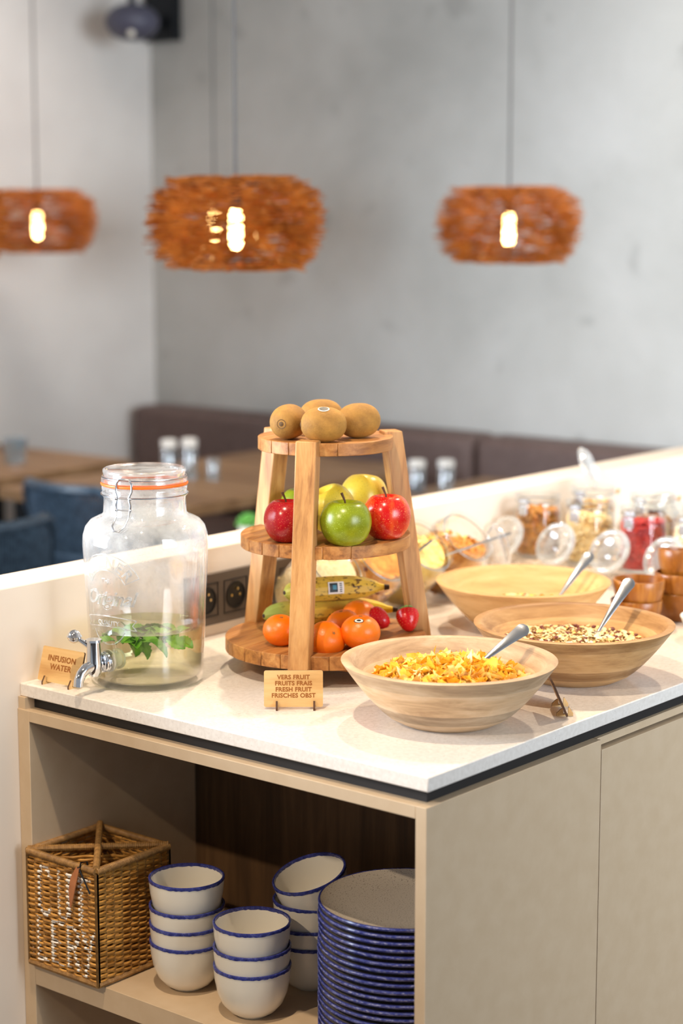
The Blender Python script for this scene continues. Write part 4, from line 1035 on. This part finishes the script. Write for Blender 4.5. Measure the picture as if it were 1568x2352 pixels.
# ------------------------------------------------------------------ granite slab and upright clip-top jars
t = obj('granite_slab', MB().box(1.185, 1.75, 0.06, 0.745, WT, WT+0.022), M['granite'], bevel=0.001); tag(t, 'speckled granite slab under the upright jars', 'slab')
def bits(mb, rmax, z0, z1, mats, size, rnd, shape, count):
    mb.lathe([(0.0001, z0), (rmax-size*1.2, z0), (rmax-size*1.2, z1-size), (0.0001, z1-size*0.6)], 20, mi=0)
    for k in range(count):
        if k < count*0.78: a = rnd.uniform(0, 2*PI); rr = rmax-size*rnd.uniform(0.95, 1.3); z = rnd.uniform(z0+size*0.8, z1)
        else: a = rnd.uniform(0, 2*PI); rr = (rmax-size)*math.sqrt(rnd.random()); z = z1+rnd.uniform(-size*0.3, size*0.7)
        c = (rr*math.cos(a), rr*math.sin(a), z); mi = rnd.randrange(len(mats))
        rot = Matrix.Rotation(rnd.uniform(0,6), 3, 'Z') @ Matrix.Rotation(rnd.uniform(0,3), 3, 'X')
        if shape == 'cube':
            s_ = size*0.62; vs = [tuple(Vector(c)+rot @ Vector((x_*s_, y_*s_, z_*s_*0.8))) for z_ in (-1,1) for x_, y_ in ((-1,-1),(1,-1),(1,1),(-1,1))]
            mb.add(vs, [(0,3,2,1),(4,5,6,7),(0,1,5,4),(1,2,6,5),(2,3,7,6),(3,0,4,7)], mi)
        elif shape == 'cashew':
            pts = [Vector(c)+rot @ Vector((size*1.1*math.cos(q), size*0.9*math.sin(q), 0)) for q in (0.2, 0.9, 1.6, 2.3, 2.9)]
            mb.tube(pts, [size*0.22, size*0.42, size*0.45, size*0.42, size*0.22], 6, mi=mi)
        else: mb.sphere(c, size*rnd.uniform(0.6,1.0), 6, 4, (1.25,0.8,0.7), mi, rot)
def clip_jar(label, clabel, x, y, mats, size, shape, lid_mode, fill=0.080, count=330, seed=1, h=0.118, r=0.0475):
    t = thing('clip_top_jar', label, 'jar', (x, y, WT+0.0222), 0, 'upright clip-top jars on granite')
    out = [(0.0001,0), (r-0.005,0), (r,0.005), (r,h-0.032), (r-0.004,h-0.022), (r-0.007,h-0.016), (r-0.007,h-0.008), (r-0.003,h-0.006), (r-0.003,h)]
    inn = [(r-0.0095,h), (r-0.0105,h-0.012), (r-0.0075,h-0.022), (r-0.0032,h-0.034), (r-0.0032,0.006), (0.0001,0.005)]
    obj('glass_body', MB().lathe(out+inn, 48), M['glass_clean'], t, angle=60)
    obj('rim_wire', MB().tube([((r-0.0055)*math.cos(2*PI*k/36), (r-0.0055)*math.sin(2*PI*k/36), h-0.011) for k in range(36)], 0.0012, 6, closed=True), M['steel'], t)
    fm = MB(); bits(fm, r-0.0036, 0.006, fill, mats, size, random.Random(seed), shape, count)
    f = obj(clabel[0], fm, [M[q] for q in mats]); f.location = (x, y, WT+0.0222); tag(f, clabel[1], 'jar contents', None, 'stuff')
    # hinge with bright metal clips on the -x side
    obj('hinge', MB().box(-r-0.004, -r+0.004, -0.010, 0.010, h-0.014, h-0.004).box(-r-0.007, -r-0.002, -0.009, 0.009, h-0.034, h-0.016), M['steel'], t, bevel=0.001)
    L = [(0.0001,0.004), (0.030,0.004), (0.033,0.0075), (0.036,0.0075), (0.0375,0.003), (0.0425,0.002), (0.0430,-0.002), (0.037,-0.003), (0.034,0.000), (0.030,-0.004), (0.026,0.001), (0.0001,0.001)]
    lm = MB()
    if lid_mode == 'hang':
        lm.M = Matrix.Translation((-r-0.034, 0.022, h-0.074)) @ Vector((-0.86, 0.12, 0.50)).normalized().to_track_quat('Z', 'Y').to_matrix().to_4x4()
    elif lid_mode == 'up':
        nn = Vector((0.30, -0.86, 0.40)).normalized(); lm.M = Matrix.Translation((0.012, 0.020, h+0.036)) @ nn.to_track_quat('Z', 'Y').to_matrix().to_4x4()
    elif lid_mode == 'behind':
        lm.M = Matrix.Translation((r+0.014, 0.004, h-0.044)) @ Matrix.Rotation(R(84), 4, 'Y')
    else:
        lm.M = Matrix.Translation((0, 0, h+0.003))
    lm.lathe(L, 44); lo = obj('lid', lm, M['glass_lid'], t, angle=60)
    gm = MB()
    if lid_mode == 'hang':
        gm.M = lm.M.copy(); gm.lathe([(0.0350,0.0030), (0.0415,0.0040), (0.0432,-0.0010), (0.0425,-0.0050), (0.0365,-0.0050)], 40, closed=True)
    else:
        gm.tube([(0.012+0.010*math.sin(q), -r+0.004-0.016*math.cos(q)*0.5+q*0.004, h-0.018+0.016*math.cos(q)) for q in [-0.9+1.8*i/10 for i in range(11)]], 0.0026, 8)
    obj('gasket', gm, M['frost'] if lid_mode == 'hang' else M['gasket'], t)
    return t
clip_jar('open clip-top jar of brown fig cubes, leftmost on the slab', ('fig_cubes', 'brown dried fruit cubes filling the leftmost upright jar'), 1.262, 0.6880, ['cube', 'granola'], 0.0068, 'cube', 'hang', 0.086, 330, 1)
clip_jar('open clip-top jar of cashew nuts, second on the slab', ('cashews', 'pale cashew nuts filling the second upright jar'), 1.258, 0.5690, ['cashew', 'oat'], 0.0068, 'cashew', 'hang', 0.084, 300, 2)
clip_jar('open clip-top jar of red berries, third on the slab', ('goji_berries', 'dried red berries filling the third upright jar'), 1.256, 0.4500, ['goji', 'goji'], 0.0050, 'ball', 'hang', 0.090, 420, 3)
clip_jar('open clip-top jar of pale nuts at the right picture edge', ('blanched_nuts', 'pale nuts in the jar at the right picture edge'), 1.254, 0.3340, ['almond', 'oat'], 0.0070, 'ball', 'hang', 0.090, 300, 4)
clip_jar('rear clip-top jar of golden cereal with its lid standing open', ('golden_cereal', 'golden cereal in the rear jar with the raised lid'), 1.415, 0.660, ['cashew', 'granola'], 0.0060, 'ball', 'up', 0.086, 300, 5)
clip_jar('rear clip-top jar with orange seal, behind the red berries', ('brown_seeds', 'brown seeds in the rear jar behind the red berries'), 1.410, 0.520, ['cube', 'seed'], 0.0055, 'ball', 'behind', 0.070, 300, 6)
clip_jar('rear clip-top jar of golden flakes near the right picture edge', ('golden_flakes', 'golden flakes in the rear jar near the right edge'), 1.405, 0.390, ['cashew', 'flake_pale'], 0.0062, 'ball', 'behind', 0.086, 300, 7)

# ------------------------------------------------------------------ slanted jars along the wall
def slant_jar(label, clabel, x, oy, mats, size, seed, fill=0.55, lid=True, scoop=None, cereal='flake'):
    r, L, tl = 0.0590, 0.124, R(43)
    t = thing('slanted_jar', label, 'jar', (x, oy+0.03, WT), 0, 'slanted glass jars along the wall')
    ax = Vector((0, -math.cos(tl), math.sin(tl))); oc = Vector((0, -0.03, 0.116))
    Mj = Matrix.Translation(oc - ax*L) @ ax.to_track_quat('Z', 'Y').to_matrix().to_4x4()
    out = [(0.0001,0), (r-0.010,0.0), (r-0.002,0.006), (r,0.014), (r,L-0.030), (r-0.004,L-0.020), (r-0.010,L-0.013), (r-0.010,L-0.006), (r-0.006,L-0.004), (r-0.006,L)]
    inn = [(r-0.011,L), (r-0.013,L-0.014), (r-0.007,L-0.023), (r-0.0033,L-0.033), (r-0.0033,0.014), (r-0.010,0.005), (0.0001,0.0045)]
    mb = MB(); mb.M = Mj; mb.lathe(out+inn, 52)
    mb.v = [(a, b, max(c, 0.0 if i < len(out)*52 else 0.004)) for i, (a, b, c) in enumerate(mb.v)]
    obj('glass_body', mb, M['glass_clean'], t, angle=60)
    wm = MB(); wm.M = Mj; wm.tube([((r-0.0085)*math.cos(2*PI*k/36), (r-0.0085)*math.sin(2*PI*k/36), L-0.009) for k in range(36)], 0.0012, 6, closed=True)
    obj('rim_wire', wm, M['steel'], t)
    # contents: cut level surface, from the back up to the neck
    rnd = random.Random(seed); fm = MB(); inv = Mj.inverted(); lvl = 0.105*fill/0.55
    cm = MB(); cm.M = Mj; cm.lathe([(0.0001,0.006), (r-0.012,0.006), (r-0.0045,0.015), (r-0.0045,L-0.034), (r-0.016,L-0.020), (r-0.016,L-0.012), (0.0001,L-0.012)], 30)
    sf = lambda y_: lvl + 0.22*(y_+0.03-0.02)
    cv = [(a, b, min(max(c, 0.0045), max(0.0045, sf(b)))) for a, b, c in cm.v]; fm.v = cv; fm.f = cm.f; fm.m = cm.m
    n = 0; tries = 0
    while n < 420 and tries < 9000:
        tries += 1; a = rnd.uniform(0, 2*PI); z = rnd.uniform(0.010, L-0.014); rm_ = (r-0.0055 if z < L-0.036 else r-0.018); top = rnd.random() < 0.5
        rr = rm_*(math.sqrt(rnd.random()) if top else 0.97); p = Mj @ Vector((rr*math.cos(a), rr*math.sin(a), z))
        s0 = sf(p.y)
        if p.z > s0+0.001 or p.z < 0.006: continue
        if top and p.z < s0-0.012: continue
        if top: p.z = s0+rnd.uniform(-0.002, 0.003)
        mi = rnd.randrange(len(mats)); n += 1
        if cereal == 'ball': fm.sphere(p, size*rnd.uniform(0.6, 1.1), 6, 4, (1.2, 0.9, 0.7), mi)
        else: flake(fm, p, size*rnd.uniform(0.7, 1.1), rnd, mi, 0.5, 1.0)
    f = obj(clabel[0], fm, [M[q] for q in mats]); f.location = (x, oy+0.03, WT); tag(f, clabel[1], 'jar contents', None, 'stuff')
    if lid:
        lm = MB(); lm.M = Matrix.Translation((0.061, -0.045, 0.088)) @ Matrix.Rotation(R(-25), 4, 'Z') @ Matrix.Rotation(R(78), 4, 'Y') 
        lm.lathe([(0.0001,0.003), (0.034,0.003), (0.037,0.006), (0.040,0.006), (0.041,0.002), (0.046,0.001), (0.0465,-0.002), (0.040,-0.003), (0.037,0.000), (0.0001,0.000)], 44)
        obj('lid', lm, M['glass_lid'], t, angle=60)
        obj('hinge', MB().tube([(0.047, -0.035, 0.112), (0.058, -0.042, 0.130), (0.061, -0.045, 0.128)], 0.0014, 6), M['steel'], t)
    return t
slant_jar('slanted glass jar of rolled oats right behind the front leg', ('rolled_oats', 'pale rolled oats in the slanted jar behind the fruit stand leg'), 0.557, 0.603, ['oat', 'almond'], 0.0050, 21, 0.62, False)
slant_jar('slanted glass jar of brown granola seen through the fruit stand', ('granola_clusters', 'brown granola clusters with raisins in a slanted jar'), 0.678, 0.603, ['granola', 'granola', 'raisin', 'flake'], 0.0062, 22, 0.60, False, cereal='ball')
slant_jar('slanted glass jar of pale flakes just right of the fruit stand', ('pale_flakes', 'pale yellow flakes in the slanted jar right of the stand'), 0.799, 0.603, ['flake_pale', 'oat'], 0.0070, 23, 0.60, False)
slant_jar('slanted glass jar of golden flakes with its lid hanging open', ('golden_cornflakes', 'golden flakes in the slanted jar with the open lid'), 0.920, 0.603, ['granola', 'flake_pale', 'granola'], 0.0066, 24, 0.50, True)
def scoop(label, a, b):
    a = Vector(a); b = Vector(b); d = (b-a).normalized(); t = thing('metal_scoop', label, 'spoon', tuple(a))
    side = d.cross(Vector((0,0,1))).normalized(); up = side.cross(d); L = (b-a).length
    st_ = [(0, .004), (.02, .0045), (L*.35, .0035), (L*.45, .006), (L*.6, .0045), (L*.72, .007), (L*.85, .008), (L*.97, .007), (L, .003)]
    mb = MB(); K = 6
    for s_, wd in st_:
        for k in range(K): q = 2*PI*k/K; mb.v.append(tuple(d*s_+side*wd*math.cos(q)+up*0.0016*math.sin(q)))
    for i in range(len(st_)-1):
        for k in range(K): mb.f.append((i*K+k, i*K+(k+1) % K, (i+1)*K+(k+1) % K, (i+1)*K+k)); mb.m.append(0)
    obj('handle', mb, M['steel'], t, angle=50)
    obj('scoop_bowl', MB().sphere(tuple(-d*0.012), 0.018, 16, 8, (1, 1, 0.35)), M['steel'], t); return t
scoop('steel spoon sticking out of the slanted jar of pale flakes', (0.812, 0.612, 1.003), (0.985, 0.560, 1.035))
scoop('steel spoon lying inside the slanted jar beside it, half hidden', (0.720, 0.640, 0.985), (0.800, 0.596, 1.043))
